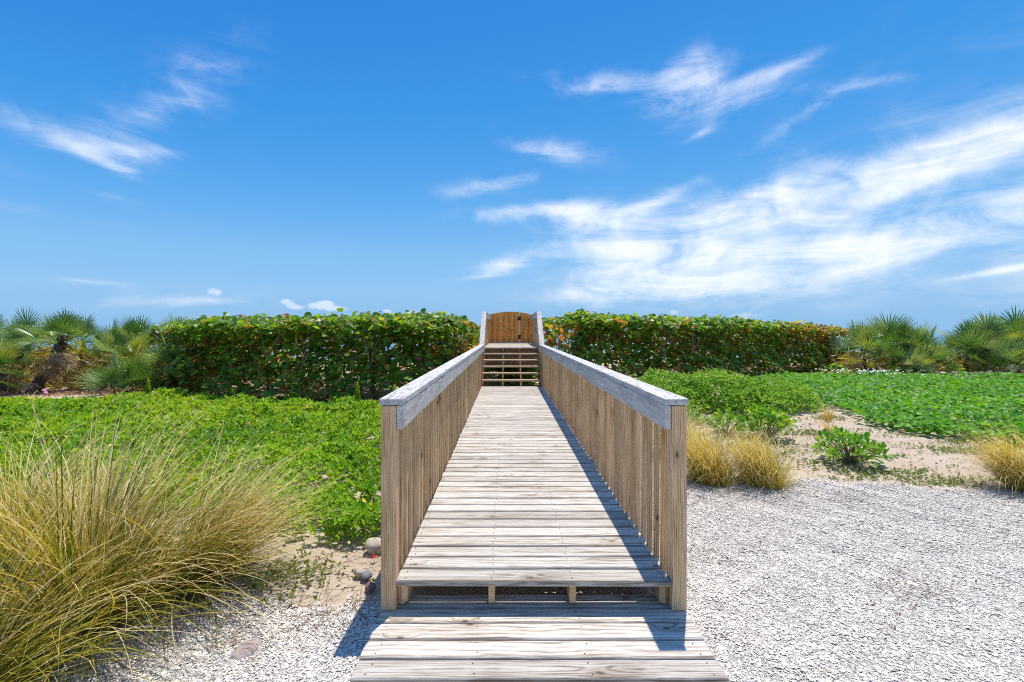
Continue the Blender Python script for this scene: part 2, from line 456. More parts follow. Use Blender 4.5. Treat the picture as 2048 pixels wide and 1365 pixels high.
# leaf templates, 1 unit long along +Y from the stalk, normal +Z
LEAF = ([(0, 0, 0), (.24, .45, .07), (0, 1, -.04), (-.24, .45, .07)], [(0, 1, 2), (0, 2, 3)])
LOBED = ([(0, 0, 0), (.42, .25, .10), (.40, .80, .06), (0, .88, 0), (-.40, .80, .06), (-.42, .25, .10)], [(0, 1, 2), (0, 2, 3), (0, 3, 4), (0, 4, 5)])
_a = [math.pi * 2 * i / 9 for i in range(9)]
ROUND = ([(0, .5, 0)] + [(.53 * math.sin(a), .5 - .5 * math.cos(a), .13 * abs(math.sin(a)) - .05 * max(0, -math.cos(a))) for a in _a], [(0, 1 + i, 1 + (i + 1) % 9) for i in range(9)])
CHIP = ([(0, 0, .20), (1, .1, 0), (.2, .8, .0), (-.8, .45, .03), (-.7, -.6, 0), (.45, -.75, .02)], [(0, 1, 2), (0, 2, 3), (0, 3, 4), (0, 4, 5), (0, 5, 1)])
CHIP4 = ([(1, .1, 0), (-.1, .85, .16), (-.95, -.1, 0), (.1, -.8, .12)], [(0, 1, 2), (0, 2, 3)])
STAR = ([(0, 0, 0)] + [(.5 * math.cos(a), .5 * math.sin(a), .15) for a in [math.pi * 2 * i / 6 for i in range(6)]], [(0, 1 + i, 1 + (i + 1) % 6) for i in range(6)])


def lump(x, y, s=1.0, seed=0.0):
    """smooth pseudo-noise about -1..1"""
    x, y = x * s + seed * 3.1, y * s + seed * 1.7
    return (np.sin(x * 1.7 + 1.3 * np.sin(y * 1.1 + seed)) + np.sin(y * 2.3 + 1.7 * np.sin(x * .9 - seed)) + .6 * np.sin(3.9 * x + 2.1 * y) + .5 * np.sin(5.3 * y - 3.1 * x + seed) + .35 * np.sin(9.1 * x + 7.7 * y)) / 3.4


def inside(x, y, poly):
    c = np.zeros(x.shape, bool)
    n = len(poly)
    for i in range(n):
        x0, y0 = poly[i]
        x1, y1 = poly[(i + 1) % n]
        cond = ((y0 > y) != (y1 > y)) & (x < (x1 - x0) * (y - y0) / ((y1 - y0) or 1e-9) + x0)
        c ^= cond
    return c


def ground_z(x, y):
    x, y = np.asarray(x, float), np.asarray(y, float)
    near = np.clip((y - 4.5) / 3, 0, 1)
    side = np.where((x > -.9) & (x < 1.15), .25, 1.0)
    z = .012 * lump(x, y, 1.9) + .05 * near * side * lump(x, y, .55, 2) + .012 * lump(x, y, 5.2, 4) * side
    z = z - np.clip((y - 26) / 14, 0, 1) ** 1.3 * 5.5
    return z - .012


def tube(pts, rad, sides=6):
    pts = [Vector(p) for p in pts]
    rad = rad if hasattr(rad, '__len__') else [rad] * len(pts)
    V, F = [], []
    for i, p in enumerate(pts):
        d = (pts[min(i + 1, len(pts) - 1)] - pts[max(i - 1, 0)]).normalized()
        a = d.orthogonal().normalized()
        b = d.cross(a)
        for k in range(sides):
            th = 2 * math.pi * k / sides
            V.append(p + (a * math.cos(th) + b * math.sin(th)) * rad[i])
    for i in range(len(pts) - 1):
        for k in range(sides):
            k2 = (k + 1) % sides
            F.append((i * sides + k, i * sides + k2, (i + 1) * sides + k2, (i + 1) * sides + k))
    return np.array([tuple(v) for v in V]), np.array(F)


def join(parts):
    V, F, o = [], [], 0
    for v, f in parts:
        V.append(v)
        F.append(f + o)
        o += len(v)
    return np.concatenate(V), np.concatenate(F)


BOARDS = {}


def board_mesh(dims, mat, bev):
    key = (tuple(round(d, 3) for d in dims), mat, bev)
    if key not in BOARDS:
        bm = bmesh.new()
        bmesh.ops.create_cube(bm, size=1.0)
        for v in bm.verts:
            v.co = Vector((v.co.x * dims[0], v.co.y * dims[1], v.co.z * dims[2]))
        if bev:
            bmesh.ops.bevel(bm, geom=list(bm.edges), offset=bev, segments=1, profile=.5, affect='EDGES')
        me = bpy.data.meshes.new('board')
        bm.to_mesh(me)
        bm.free()
        me.materials.append(M[mat])
        BOARDS[key] = me
    return BOARDS[key]


def board(name, dims, loc, mat, parent, rot=(0, 0, 0), bev=.004):
    """dims[0] runs along the grain"""
    return link(name, board_mesh(dims, mat, bev), None, parent, loc, rot)


def jit(s):
    return random.uniform(-s, s)

# ------------------------------------------------------------------ ground, gravel, sea
def axis(segs):
    out = []
    for a, b, st in segs:
        out += list(np.arange(a, b, st))
    out.append(segs[-1][1])
    return np.array(out)


gx = axis([(-6000, -400, 1400), (-400, -30, 40), (-30, -9, 1.2), (-9, 9, .075), (9, 30, 1.0), (30, 400, 40), (400, 6000, 1400)])
gy = axis([(-900, -40, 120), (-40, 0, 4), (0, 1.2, .2), (1.2, 11.5, .075), (11.5, 46, .9), (46, 50, 4)])
X, Y = np.meshgrid(gx, gy)
Z = ground_z(X, Y)
nx, ny = len(gx), len(gy)
idx = np.arange(nx * ny).reshape(ny, nx)
F = np.stack([idx[:-1, :-1], idx[:-1, 1:], idx[1:, 1:], idx[1:, :-1]], -1).reshape(-1, 4)
g = link('ground', np_mesh('ground', np.stack([X, Y, Z], -1).reshape(-1, 3), F, smooth=True), M['sand'])
tag(g, 'pale tan dune sand under the plants and the boardwalk', kind='structure')
sea_v = np.array([(-12000, 33, -3.0), (12000, 33, -3.0), (12000, 20000, -3.0), (-12000, 20000, -3.0)])
tag(link('sea', np_mesh('sea', sea_v, np.array([(0, 1, 2, 3)])), M['sea']), 'strip of blue green sea beyond the dune plants', kind='structure')


def gravel_edge(x):
    x = np.asarray(x, float)
    right = np.interp(x, [1.0, 2.0, 3.2, 5.3, 8.0, 12], [5.5, 5.25, 5.1, 4.68, 4.5, 4.4])
    left = np.interp(x, [-6, -2.5, -1.6, -1.25, -.8], [2.6, 2.95, 2.9, 2.68, 2.74])
    return np.where(x > .2, right, left) + .05 * lump(x, x * 0, 4.0, 3) + .03 * lump(x, x * 0, 15, 1)


hx = axis([(-6, -2.4, .3), (-2.4, 7.5, .06), (7.5, 14, .3)])
# rows follow the ragged edge
rows = np.concatenate([np.linspace(-8, 1.2, 12), np.linspace(1.35, 6.0, 60)])
GX, GT = np.meshgrid(hx, np.linspace(0, 1, 70))
ed = gravel_edge(GX)
ed = np.where((GX > -.78) & (GX < 1.08), 2.80, ed)
GY = -6 + (ed + 6) * GT ** .55
GZ = ground_z(GX, GY) + .012 * np.clip((ed - GY) / .25, 0, 1) + .002
idx = np.arange(GX.size).reshape(GX.shape)
F = np.stack([idx[:-1, :-1], idx[:-1, 1:], idx[1:, 1:], idx[1:, :-1]], -1).reshape(-1, 4)
tag(link('gravel_path', np_mesh('gravel_path', np.stack([GX, GY, GZ], -1).reshape(-1, 3), F, smooth=True), M['gravel']),
    'bed of crushed white shell gravel beside the landing', kind='structure')

# loose shell flakes lying on it
def flakes(n, xr, yr, size, tpl, seed_drop):
    x = rng.uniform(*xr, n)
    y = rng.uniform(*yr, n)
    e = gravel_edge(x)
    keep = (y < e + rng.exponential(.05, n)) & ~((x > -.72) & (x < 1.03) & (y < 2.83)) & ~((x > -.7) & (x < 1.0) & (y >= 2.83) & (rng.random(n) < .93))
    keep &= (x < y * 1.4 + 1.0) & (x > -y * 1.2 - .5)
    keep &= ~((x < -1.0) & (y < 3.2) & (lump(x, y, 2.0, 5) > .55) & (rng.random(n) < .5))
    x, y = x[keep], y[keep]
    n = len(x)
    P = np.stack([x, y, ground_z(x, y) + .014 + rng.uniform(-.002, .006, n)], -1)
    nrm = unit(np.stack([rng.normal(0, .16, n), rng.normal(0, .16, n), np.ones(n)], -1))
    s = size * np.exp(rng.normal(0, .38, n))
    S = np.stack([s, s * rng.uniform(.55, 1, n), s * rng.uniform(.5, 1.3, n)], -1)
    tint = rng.beta(2.0, 1.1, n)
    dirt = (lump(x, y, 1.3, 7) > .66) | (np.hypot((x - 2.65) / 1.3, y - 2.95 + .15 * lump(x, y, 5)) < .22 * rng.random(n) ** .3)
    tint = np.where(dirt & (rng.random(n) < .35), rng.random(n) * .14, tint)
    tint = np.where(rng.random(n) < .05, rng.random(n) * .14, tint)
    return scatter_mesh('shell_gravel', tpl, P, frames(nrm), S, tint)


tag(link('shell_gravel', flakes(270000, (-2.6, 5.2), (1.5, 3.4), .0062, CHIP, 0), M['shell']), 'loose crushed white shells spread near the landing', kind='stuff')
tag(link('shell_gravel', flakes(270000, (.9, 7.6), (3.3, 5.7), .0068, CHIP4, 0), M['shell']), 'loose crushed white shells spread out to the sand edge', kind='stuff')

# ------------------------------------------------------------------ landing deck
XL, XR = -.643, .968           # inner faces of the posts
XC, WID = (XL + XR) / 2, XR - XL
ZD, ZL = .22, .04              # walkway deck, landing deck
land = empty('landing_deck', (XC, 1.5, 0), 'low weathered plank landing on the shell gravel in front of the boardwalk', 'landing')
y = 2.835
k = 0
nails = []
while y > -.6:
    pitch = .140
    th = .036
    l = 1.80 + jit(.012)
    cx = .155 + jit(.012)
    cy = y - pitch / 2
    board('plank', (round(l, 2), pitch - random.choice((.011, .013, .015)), th), (cx, cy, ZL - th / 2 + jit(.0015)), 'deck', land, (jit(.006), jit(.0015), jit(.002)), .007)
    for xx in (-.66, -.155, .41, .985):
        for dy in (-.035, .035):
            nails.append((xx + jit(.012), cy + dy + jit(.006), ZL + .0012))
    y -= pitch
    k += 1
for xx in (-.66, -.155, .41, .985):
    board('joist', (3.3, .038, .05), (xx, 1.12, ZL - .037 - .026), 'pine', land, (0, 0, R(90)), 0)


def nail_mesh(pts, r=.0042):
    V, F = [], []
    for (a, b, c) in pts:
        o = len(V)
        for q in range(6):
            th = q * math.pi / 3
            V.append((a + r * math.cos(th), b + r * math.sin(th), c))
        F += [(o, o + 1, o + 2), (o, o + 2, o + 3), (o, o + 3, o + 4), (o, o + 4, o + 5)]
    return np.array(V), np.array(F)


def add_nails(pts, parent, r=.0042):
    v, f = nail_mesh(pts, r)
    base = np.array(WORLD[parent.name])
    o = link('nail_heads', np_mesh('nail_heads', v - base, f), M['nail'], parent, tuple(base))
    o['kind'] = 'stuff'


add_nails(nails, land)

# ------------------------------------------------------------------ boardwalk
walk = empty('boardwalk', (XC, 2.7, 0), 'weathered wooden boardwalk with baluster railings and steps rising to a gated platform', 'boardwalk')
Y0, Y1 = 2.645, 11.86
nails = []
pitch = .1462
npl = int(round((Y1 - Y0) / pitch))
pitch = (Y1 - Y0) / npl
JX = (-.60, -.085, .395, .925)
for i in range(npl):
    cy = Y0 + pitch * (i + .5)
    th = .034
    board('plank', (round(WID - .006 + jit(.006), 2), pitch - random.choice((.010, .012, .014)), th), (XC + jit(.003), cy, ZD - th / 2 + jit(.0018)), 'deck', walk, (jit(.008), jit(.0018), jit(.0022)), .007)
    for xx in JX:
        for dy in (-.036, .036):
            if i < 34:
                nails.append((xx + jit(.012), cy + dy + jit(.006), ZD + .0028))
ZP, YP0, YP1 = 1.19, 13.06, 17.2
npp = 28
pp = (YP1 - YP0) / npp
for i in range(npp):
    board('plank', (round(WID - .006, 2), pp - .006, .034), (XC + jit(.003), YP0 + pp * (i + .5), ZP - .017 + jit(.0015)), 'deck', walk, (0, 0, jit(.0015)), .007)
add_nails(nails, walk)
for xx in JX:
    board('joist', (9.05, .038, .115), (xx, Y0 + .04 + 4.53, ZD - .036 - .0575 - .002), 'pine', walk, (0, 0, R(90)), .002)
    board('joist', (3.8, .038, .18), (xx, YP0 + .09 + 1.93, ZP - .036 - .092), 'pine', walk, (0, 0, R(90)), .002)
# steps
stair = empty('stair_flight', (XC, Y1, ZD), None, None)
stair.parent = walk
stair.location = Vector((XC, Y1, ZD)) - WORLD[walk.name]
for i in range(5):
    zt = ZD + (i + 1) * (ZP - ZD) / 6
    board('tread', (round(WID - .01, 2), .28, .036), (XC, Y1 + .005 + i * .243 + .14, zt - .018), 'tread', stair)
def stringer(xx):
    """sawtooth side board of the steps"""
    prof = []
    rise = (ZP - ZD) / 6
    zt = [ZD + (i + 1) * rise - .039 for i in range(5)]
    ys = [Y1 + .02 + i * .243 for i in range(6)]
    prof.append((ys[0], .02))
    for i in range(5):
        prof.append((ys[i], zt[i]))
        prof.append((ys[i + 1], zt[i]))
    prof.append((ys[5], ZP - .25))
    prof.append((ys[5], .42))
    prof.append((ys[1] + .15, .02))
    n = len(prof)
    bm = bmesh.new()
    a = [bm.verts.new((yy - Y1, -.019, zz - ZD)) for yy, zz in prof]
    b = [bm.verts.new((yy - Y1, .019, zz - ZD)) for yy, zz in prof]
    bm.faces.new(a)
    bm.faces.new(b[::-1])
    for i in range(n):
        j = (i + 1) % n
        bm.faces.new((a[i], b[i], b[j], a[j]))
    bmesh.ops.recalc_face_normals(bm, faces=bm.faces)
    me = bpy.data.meshes.new('stringer')
    bm.to_mesh(me)
    bm.free()
    return link('stringer', me, M['pine'], stair, (xx, Y1, ZD), (0, 0, R(90)))
for xx in (-.615, -.085, .395, .94):
    stringer(xx)
# header boards closing the platform's front under the top steps, with hangers
for i, zz in enumerate((1.033, .79)):
    board('header_board', (round(WID - .03, 2), .038, .242), (XC, 13.33, zz), 'pine', walk)
for xx in (-.615, -.085, .395, .94):
    board('bracket', (.05, .004, .09), (xx + .03, 13.305, .73), 'steel', walk, bev=0)

# railings
ZC = 1.28                    # top of the low cap
RAIL_Y = [2.655, 12.62, 13.82, 17.0]      # level, slope, level
RAIL_Z = [ZC, ZC, ZP + 1.06, ZP + 1.06]


def cap_z(yy):
    return float(np.interp(yy, RAIL_Y, RAIL_Z))


def foot_z(yy):
    if yy < Y1:
        return ZD - .17
    if yy < YP0:
        return ZD - .12 + (ZP - ZD) * (yy - Y1) / (YP0 - Y1)
    return ZP - .19


for side in (-1, 1):
    xi = XL if side < 0 else XR            # inner face of posts
    rail = empty('railing', (xi, Y0, ZD), None, None)
    rail.parent = walk
    rail.location = Vector((xi, Y0, ZD)) - WORLD[walk.name]
    xp = xi + side * .0445
    posts = [2.70, 5.05, 7.40, 9.75, 11.95, 13.2, 15.1, 16.93]
    for k, yy in enumerate(posts):
        zt = cap_z(yy) - .041 - (.05 if 12.5 < yy < 13.9 else 0)
        zb = ZL + .001 if k == 0 else -.05
        board('post', (round(zt - zb, 3), .089, .089), (xp, yy, (zt + zb) / 2), 'pine', rail, (0, R(-90), 0), .005)
    yy = 2.70 + .0445 + .099
    while yy < 16.85:
        if min(abs(yy - p) for p in posts) > .075:
            zt = cap_z(yy) - .043 - (.03 if 12.6 < yy < 13.85 else 0)
            zb = foot_z(yy) + jit(.003)
            board('baluster', (round(zt - zb, 2), .034, .031), (xi + side * .0175, yy + jit(.004), (round(zt, 2) + zb) / 2), 'pine', rail, (jit(.006), R(-90) + jit(.003), jit(.02)), .002)
        yy += .137
    # caps and side boards in lengths
    xc = xi + side * (.0895 - .140 / 2 + .009)
    xa = xi - side * .0205
    def run(name, ya, yb, width, depth, xx, dz, mat, gap=.003):
        za, zb = cap_z(ya + 1e-4) + dz, cap_z(yb - 1e-4) + dz
        L = math.hypot(yb - ya, zb - za) - gap
        ang = math.atan2(zb - za, yb - ya)
        # grain along local X -> world Y, then pitch
        o = board(name, (round(L, 3), width, depth), (xx + jit(.0015), (ya + yb) / 2, (za + zb) / 2), mat, rail, (0, -ang, R(90)), .004)
        return o
    cuts = [2.655, 6.25, 9.86, 12.62]
    for a, b in zip(cuts[:-1], cuts[1:]):
        run('rail_cap', a, b, .140, .038, xc, -.019, 'cap')
    run('rail_cap', 12.62, 13.82, .140, .038, xc, -.019, 'cap', -.004)
    run('rail_cap', 13.82, 17.0, .140, .038, xc, -.019, 'cap')
    cuts = [2.658, 4.9, 8.45, 12.60]
    for a, b in zip(cuts[:-1], cuts[1:]):
        run('side_rail', a, b, .038, .140, xa, -.040 - .070, 'rail')
    run('side_rail', 12.62, 13.82, .038, .140, xa, -.055 - .080, 'rail')
    run('side_rail', 13.85, 17.0, .038, .140, xa, -.040 - .070, 'rail')
    # fastenings along the low cap
    fx_ = []
    yy = Y0 + .12
    while yy < 12.5:
        for dx in (-.028, .026):
            fx_.append((xc + dx + jit(.008), yy + jit(.02), ZC + .0012))
        yy += .78
    add_nails(fx_, rail, .0055)
    # deck rim
    board('rim_board', (9.1, .036, .13), (xi - side * .020, Y0 + .06 + 4.55, ZD - .036 - .067), 'pine', rail, (0, 0, R(90)), .002)
    board('rim_board', (3.9, .036, .19), (xi - side * .020, YP0 + .03 + 1.95, ZP - .036 - .097), 'pine', rail, (0, 0, R(90)), .002)

# things lying under the front edge of the deck
def rock(name, loc, size, mat, seed, sub=3):
    bm = bmesh.new()
    bmesh.ops.create_icosphere(bm, subdivisions=sub, radius=1.0)
    rs = np.random.default_rng(seed)
    d = unit(rs.normal(size=(9, 3)))
    h = rs.uniform(.62, .95, 9)
    for v in bm.verts:
        p = np.array(v.co)
        for k in range(9):                       # flatten along random planes
            e = p @ d[k]
            if e > h[k]:
                p = p - d[k] * (e - h[k]) * .85
        p = p * (1 + .03 * math.sin(7 * p[0] + seed) + .03 * math.sin(9 * p[1] + 5 * p[2]))
        v.co = p * np.array(size)
    me = bpy.data.meshes.new(name)
    bm.to_mesh(me)
    bm.free()
    for pl in me.polygons:
        pl.use_smooth = True
    o = link(name, me, M[mat], None, loc, (0, 0, seed))
    return o


tag(rock('rock', (-1.0, 3.46, .04), (.085, .065, .06), 'rock_tan', 3), 'pale tan rounded rock on the sand beside the left front post', 'rock')
tag(rock('rock', (-.945, 3.09, .02), (.05, .04, .03), 'rock_grey', 5), 'small blue grey stone on the sand beside the left front post', 'rock')
tag(rock('rock', (-1.01, 3.13, .02), (.045, .04, .028), 'rock_tan', 6), 'small cream stone touching the blue grey stone', 'rock')
tag(rock('rock', (-.875, 2.94, .018), (.035, .05, .03), 'rock_red', 7), 'small reddish brown stone in the shade near the left post foot', 'rock')
tag(rock('rock', (-1.36, 2.38, .008), (.085, .06, .02), 'rock_dull', 14), 'flat dull brown stone set in the white shells by the tall grass', 'rock')
tag(rock('rock', (.60, 3.22, .06), (.05, .05, .05), 'rock_tan', 9), 'brown rock in the shade under the boardwalk front', 'rock')
tag(rock('rock', (.86, 3.18, .05), (.13, .16, .11), 'concrete', 12), 'rough grey lump of concrete in the shade under the boardwalk', 'rock')
bm = bmesh.new()
bmesh.ops.create_cube(bm, size=1.0)
for v in bm.verts:
    v.co = Vector((v.co.x * .15, v.co.y * .16, v.co.z * .16))
bmesh.ops.bevel(bm, geom=list(bm.edges), offset=.012, segments=2, affect='EDGES')
for q in range(4):
    r_ = bmesh.ops.create_cube(bm, size=1.0)
    for v in r_['verts']:
        v.co = Vector((v.co.x * .012 - .05 + q * .034, v.co.y * .006 - .083, v.co.z * .13))
me = bpy.data.meshes.new('drain_box')
bm.to_mesh(me)
bm.free()
tag(link('drain_box', me, M['plastic'], None, (.70, 3.2, .075)), 'black ribbed plastic box in the shade under the boardwalk', 'box')

# red flower head on the sand
v, f = [], []
for q in range(5):
    a = q * 1.2566
    o = len(v)
    v += [(0, 0, .004), (.016 * math.cos(a - .5), .016 * math.sin(a - .5), .014), (.03 * math.cos(a), .03 * math.sin(a), .010), (.016 * math.cos(a + .5), .016 * math.sin(a + .5), .018)]
    f += [(o, o + 1, o + 2, o + 3)]
tag(link('fallen_flower', np_mesh('fallen_flower', np.array(v), np.array(f)), M['red'], None, (-.963, 3.32, .015)), 'fallen red flower on the sand by the left post', 'flower')

# ------------------------------------------------------------------ gate
YG = 17.07
gate = empty('gate', (XL, YG, ZP), 'orange cedar board gate with arched top and black hinges at the end of the boardwalk', 'gate')
XS = .50                      # hinge line
def arch(xx):
    u_ = (xx - XC) / (WID / 2)
    return 1.07 + .125 * max(0, 1 - u_ * u_)
# pickets: grain up, broad face towards the camera
def picket(parent, xx, yy, h, wd):
    o = board('picket', (round(h, 2), wd, .017), (xx, yy, ZP + .015 + h / 2), 'cedar', parent, (0, 0, 0), .002)
    o.rotation_euler = (Matrix(((0, 1, 0), (0, 0, 1), (1, 0, 0)))).to_euler()
gl = XL - .05
nfr = 6
for i in range(nfr):
    xx = gl + .07 + i * (XS - gl - .135) / (nfr - 1)
    picket(gate, xx, YG - .034, arch(xx) - .02, .125)
    if i < nfr - 1:
        x2 = xx + (XS - gl - .14) / (nfr - 1) / 2
        picket(gate, x2, YG + .034, arch(x2) - .02, .138)
for zz in (.20, .58, .96):
    board('crosspiece', (round(XS - gl - .006, 3), .038, .085), ((XS + gl) / 2, YG, ZP + zz), 'cedar', gate)
fx = empty('fence_panel', ((XS + XR) / 2, YG, ZP), 'narrow fixed cedar board panel between the gate hinges and the right railing', 'fence panel')
for i in range(3):
    xx = XS + .069 + i * (XR + .05 - XS - .155) / 2
    picket(fx, xx, YG - .034, arch(xx) - .02, .13)
    if i < 2:
        x2 = xx + (XR + .05 - XS - .155) / 4
        picket(fx, x2, YG + .034, arch(x2) - .02, .13)
for zz in (.20, .58, .96):
    board('crosspiece', (round(XR + .05 - XS - .02, 2), .038, .085), ((XS + XR + .05) / 2, YG, ZP + zz), 'cedar', fx)
for zz in (.24, .93):
    bm = bmesh.new()
    for (cx, cz, sx_, sz_) in ((0, 0, .022, .15), (-.04, .045, .05, .04), (-.04, -.045, .05, .04), (.04, .045, .05, .04), (.04, -.045, .05, .04), (-.03, 0, .03, .03), (.03, 0, .03, .03)):
        r_ = bmesh.ops.create_cube(bm, size=1.0)
        for v in r_['verts']:
            v.co = Vector((v.co.x * sx_ + cx, v.co.y * .008 * (1 + sz_), v.co.z * sz_ + cz))
    me = bpy.data.meshes.new('hinge')
    bm.to_mesh(me)
    bm.free()
    link('hinge', me, M['black'], gate, (XS, YG - .048, ZP + zz))
bm = bmesh.new()
bmesh.ops.create_uvsphere(bm, u_segments=12, v_segments=8, radius=.04)
for v in bm.verts:
    v.co.y *= .6
r_ = bmesh.ops.create_cube(bm, size=1.0)
for v in r_['verts']:
    v.co = Vector((v.co.x * .02, v.co.y * .012 + .01, v.co.z * .15 - .04))
me = bpy.data.meshes.new('latch')
bm.to_mesh(me)
bm.free()
link('latch', me, M['steel'], gate, (gl + .10, YG - .055, ZP + .91))

# ------------------------------------------------------------------ sea grape hedges
def branch_paths(x, y, h, n_fork, lean):
    pts = []
    p = Vector((x, y, -.05))
    d = Vector((jit(.35) + lean, jit(.3), 1)).normalized()
    L = h / 6
    main = [p.copy()]
    for i in range(6):
        d = (d + Vector((jit(.28), jit(.28), .1))).normalized()
        p = p + d * L
        main.append(p.copy())
    out = [(main, [.035 - .0045 * i for i in range(7)])]
    for k in range(n_fork):
        s = random.randint(1, 4)
        q = main[s].copy()
        dd = Vector((jit(1), jit(.8) - .3, .7)).normalized()
        br = [q.copy()]
        for i in range(4):
            dd = (dd + Vector((jit(.3), jit(.3), .12))).normalized()
            q = q + dd * L * .9
            br.append(q.copy())
        out.append((br, [.02 - .004 * i for i in range(5)]))
    return out


def hedge(label, front, top_pts, depth, n_front, n_top, n_in, trunks, seed, grp, autumn=0.0, inner_side=None, nobj=300):
    """front: polyline (x,y) of the face towards the camera, from its outer end to the end at the boardwalk"""
    fr = np.array(front, float)
    seg = np.linalg.norm(np.diff(fr, axis=0), axis=1)
    cum = np.concatenate([[0], np.cumsum(seg)])
    base = empty('hedge', (float(fr[:, 0].mean()), float(fr[:, 1].mean()), 0), label, 'hedge', grp)
    def along(s):
        return np.stack([np.interp(s, cum, fr[:, 0]), np.interp(s, cum, fr[:, 1])], -1)
    def topz(s):
        return np.interp(s / cum[-1], [t_[0] for t_ in top_pts], [t_[1] for t_ in top_pts])
    # front shell
    s = rng.uniform(0, cum[-1], n_front)
    q = along(s)
    tz = topz(s) + .07 * lump(q[:, 0], q[:, 1], 1.9, seed)
    z = tz * (1 - rng.random(n_front) ** 1.25 * .98)
    bul = .32 * lump(s, z * 1.6, 1.05, seed) + .14 * lump(s, z, 3.4, seed + 3)
    inn = rng.exponential(.22, n_front) + bul + 1.25 * (z / tz) - .40 + np.clip(z / tz - .72, 0, 1) ** 2 * 5.0 + np.clip(.35 - z, 0, 1) * 1.2
    hol = lump(s, z * 1.3, 1.5, seed + 9)
    keep = ~((hol > .36) & (rng.random(n_front) < .86) & (z < tz * .85)) & ~((z < .45) & (rng.random(n_front) < .55))
    nd = np.stack([-np.gradient(fr[:, 1], cum), np.gradient(fr[:, 0], cum)], -1)
    nx_, ny_ = np.interp(s, cum, nd[:, 0]), np.interp(s, cum, nd[:, 1])
    sg = np.where(ny_ < 0, -1, 1)
    inw = unit(np.stack([nx_ * sg, np.abs(ny_)], -1))
    P1 = np.concatenate([q + inw * inn[:, None], z[:, None]], -1)[keep]
    N1 = np.concatenate([-inw, np.full((n_front, 1), 1.7)], -1)[keep] + rng.normal(0, .55, (keep.sum(), 3))
    # top shell
    s2 = rng.uniform(0, cum[-1], n_top)
    dp = rng.random(n_top) ** 1.4 * depth
    q2 = along(s2)
    nx2, ny2 = np.interp(s2, cum, nd[:, 0]), np.interp(s2, cum, nd[:, 1])
    sg2 = np.where(ny2 < 0, -1, 1)
    in2 = unit(np.stack([nx2 * sg2, np.abs(ny2)], -1))
    q2 = q2 + in2 * dp[:, None]
    z2 = topz(s2) + .09 * lump(q2[:, 0], q2[:, 1], 1.9, seed) + .05 * lump(q2[:, 0], q2[:, 1], 5, seed + 1) - rng.exponential(.09, n_top) - np.clip(.5 - dp, 0, 1) ** 2 * .6
    z2 = z2 + np.where(rng.random(n_top) < .06, rng.uniform(0, .15, n_top), 0) + .05 * lump(q2[:, 0], q2[:, 1], .7, seed + 6)
    P2 = np.concatenate([q2, z2[:, None]], -1)
    N2 = np.stack([rng.normal(0, .55, n_top), rng.normal(-.25, .55, n_top), np.ones(n_top)], -1)
    # inner, sparse
    s3 = rng.uniform(0, cum[-1], n_in)
    q3 = along(s3)
    q3[:, 1] += rng.uniform(.5, depth, n_in)
    P3 = np.concatenate([q3, (rng.random(n_in) ** .8 * topz(s3) * .92)[:, None]], -1)
    N3 = rng.normal(0, 1, (n_in, 3))
    P = np.concatenate([P1, P2, P3])
    N = np.concatenate([N1, N2, N3])
    if inner_side:
        xa, xb = inner_side
        out = ~((P[:, 0] > xa) & (P[:, 0] < xb))
        P, N = P[out], N[out]
    n = len(P)
    S = .122 * np.clip(np.exp(rng.normal(0, .26, n)), .5, 1.45)
    tint = rng.beta(1.7, 2.2, n) * .86
    inner_n = int(len(P3) * .75)
    red = lump(P[:, 0], P[:, 1] + P[:, 2] * 2, 1.4, seed + 4)
    ah = autumn * np.clip((P[:, 0] - 9) / 5, 0, 1) * np.clip(P[:, 2] - .9, 0, 1) * 1.3 if autumn else 0
    pr = .07 + .13 * (red > .25) + ah
    tint = np.where(rng.random(n) < pr, rng.uniform(.86, 1.0, n), tint)
    tint = np.where((P[:, 2] < 1.5) & (rng.random(n) < .09), rng.uniform(.94, 1.0, n), tint)
    tint[-inner_n:] = np.where(rng.random(inner_n) < .35, rng.uniform(.93, 1.0, inner_n), tint[-inner_n:])
    # the leaves that show largest stay single
    dist = np.linalg.norm(P - np.array(EYE), axis=1) / S
    vis = np.arange(n) < len(P1)
    vis = vis & (P[:, 2] > .35)
    order = np.argsort(np.where(vis, dist + rng.exponential(14, n), 1e9))[:nobj]
    single = np.zeros(n, bool)
    single[order] = True
    Rm = frames(N)
    rest = ~single
    b0 = np.array(WORLD[base.name])
    o = link('foliage', scatter_mesh('foliage', ROUND, P[rest] - b0, Rm[rest], S[rest], tint[rest]), M['grape'], base, tuple(b0))
    o['kind'] = 'stuff'
    lm = np_mesh('leaf', np.array(ROUND[0]), np.array(ROUND[1]))
    lm.materials.append(M['grape_obj'])
    for i in order:
        l = link('leaf', lm, None, base, tuple(P[i]), Matrix(Rm[i].tolist()).to_euler(), float(S[i]))
    for k in range(trunks):
        sk = cum[-1] * (k + .5 + jit(.3)) / trunks
        a = along(np.array([sk]))[0]
        paths = branch_paths(a[0], a[1] + random.uniform(.35, .8), float(topz(np.array([sk]))[0]) * .88, 3, jit(.3))
        ok = [p_ for p_ in paths if not inner_side or not any(inner_side[0] - .1 < c_.x < inner_side[1] + .1 for c_ in p_[0])]
        if not ok:
            continue
        v, f = join([tube(a_, b_, 5) for a_, b_ in ok])
        link('branch', np_mesh('branch', v - b0, f, smooth=True), M['bark'], base, tuple(b0))
    return base


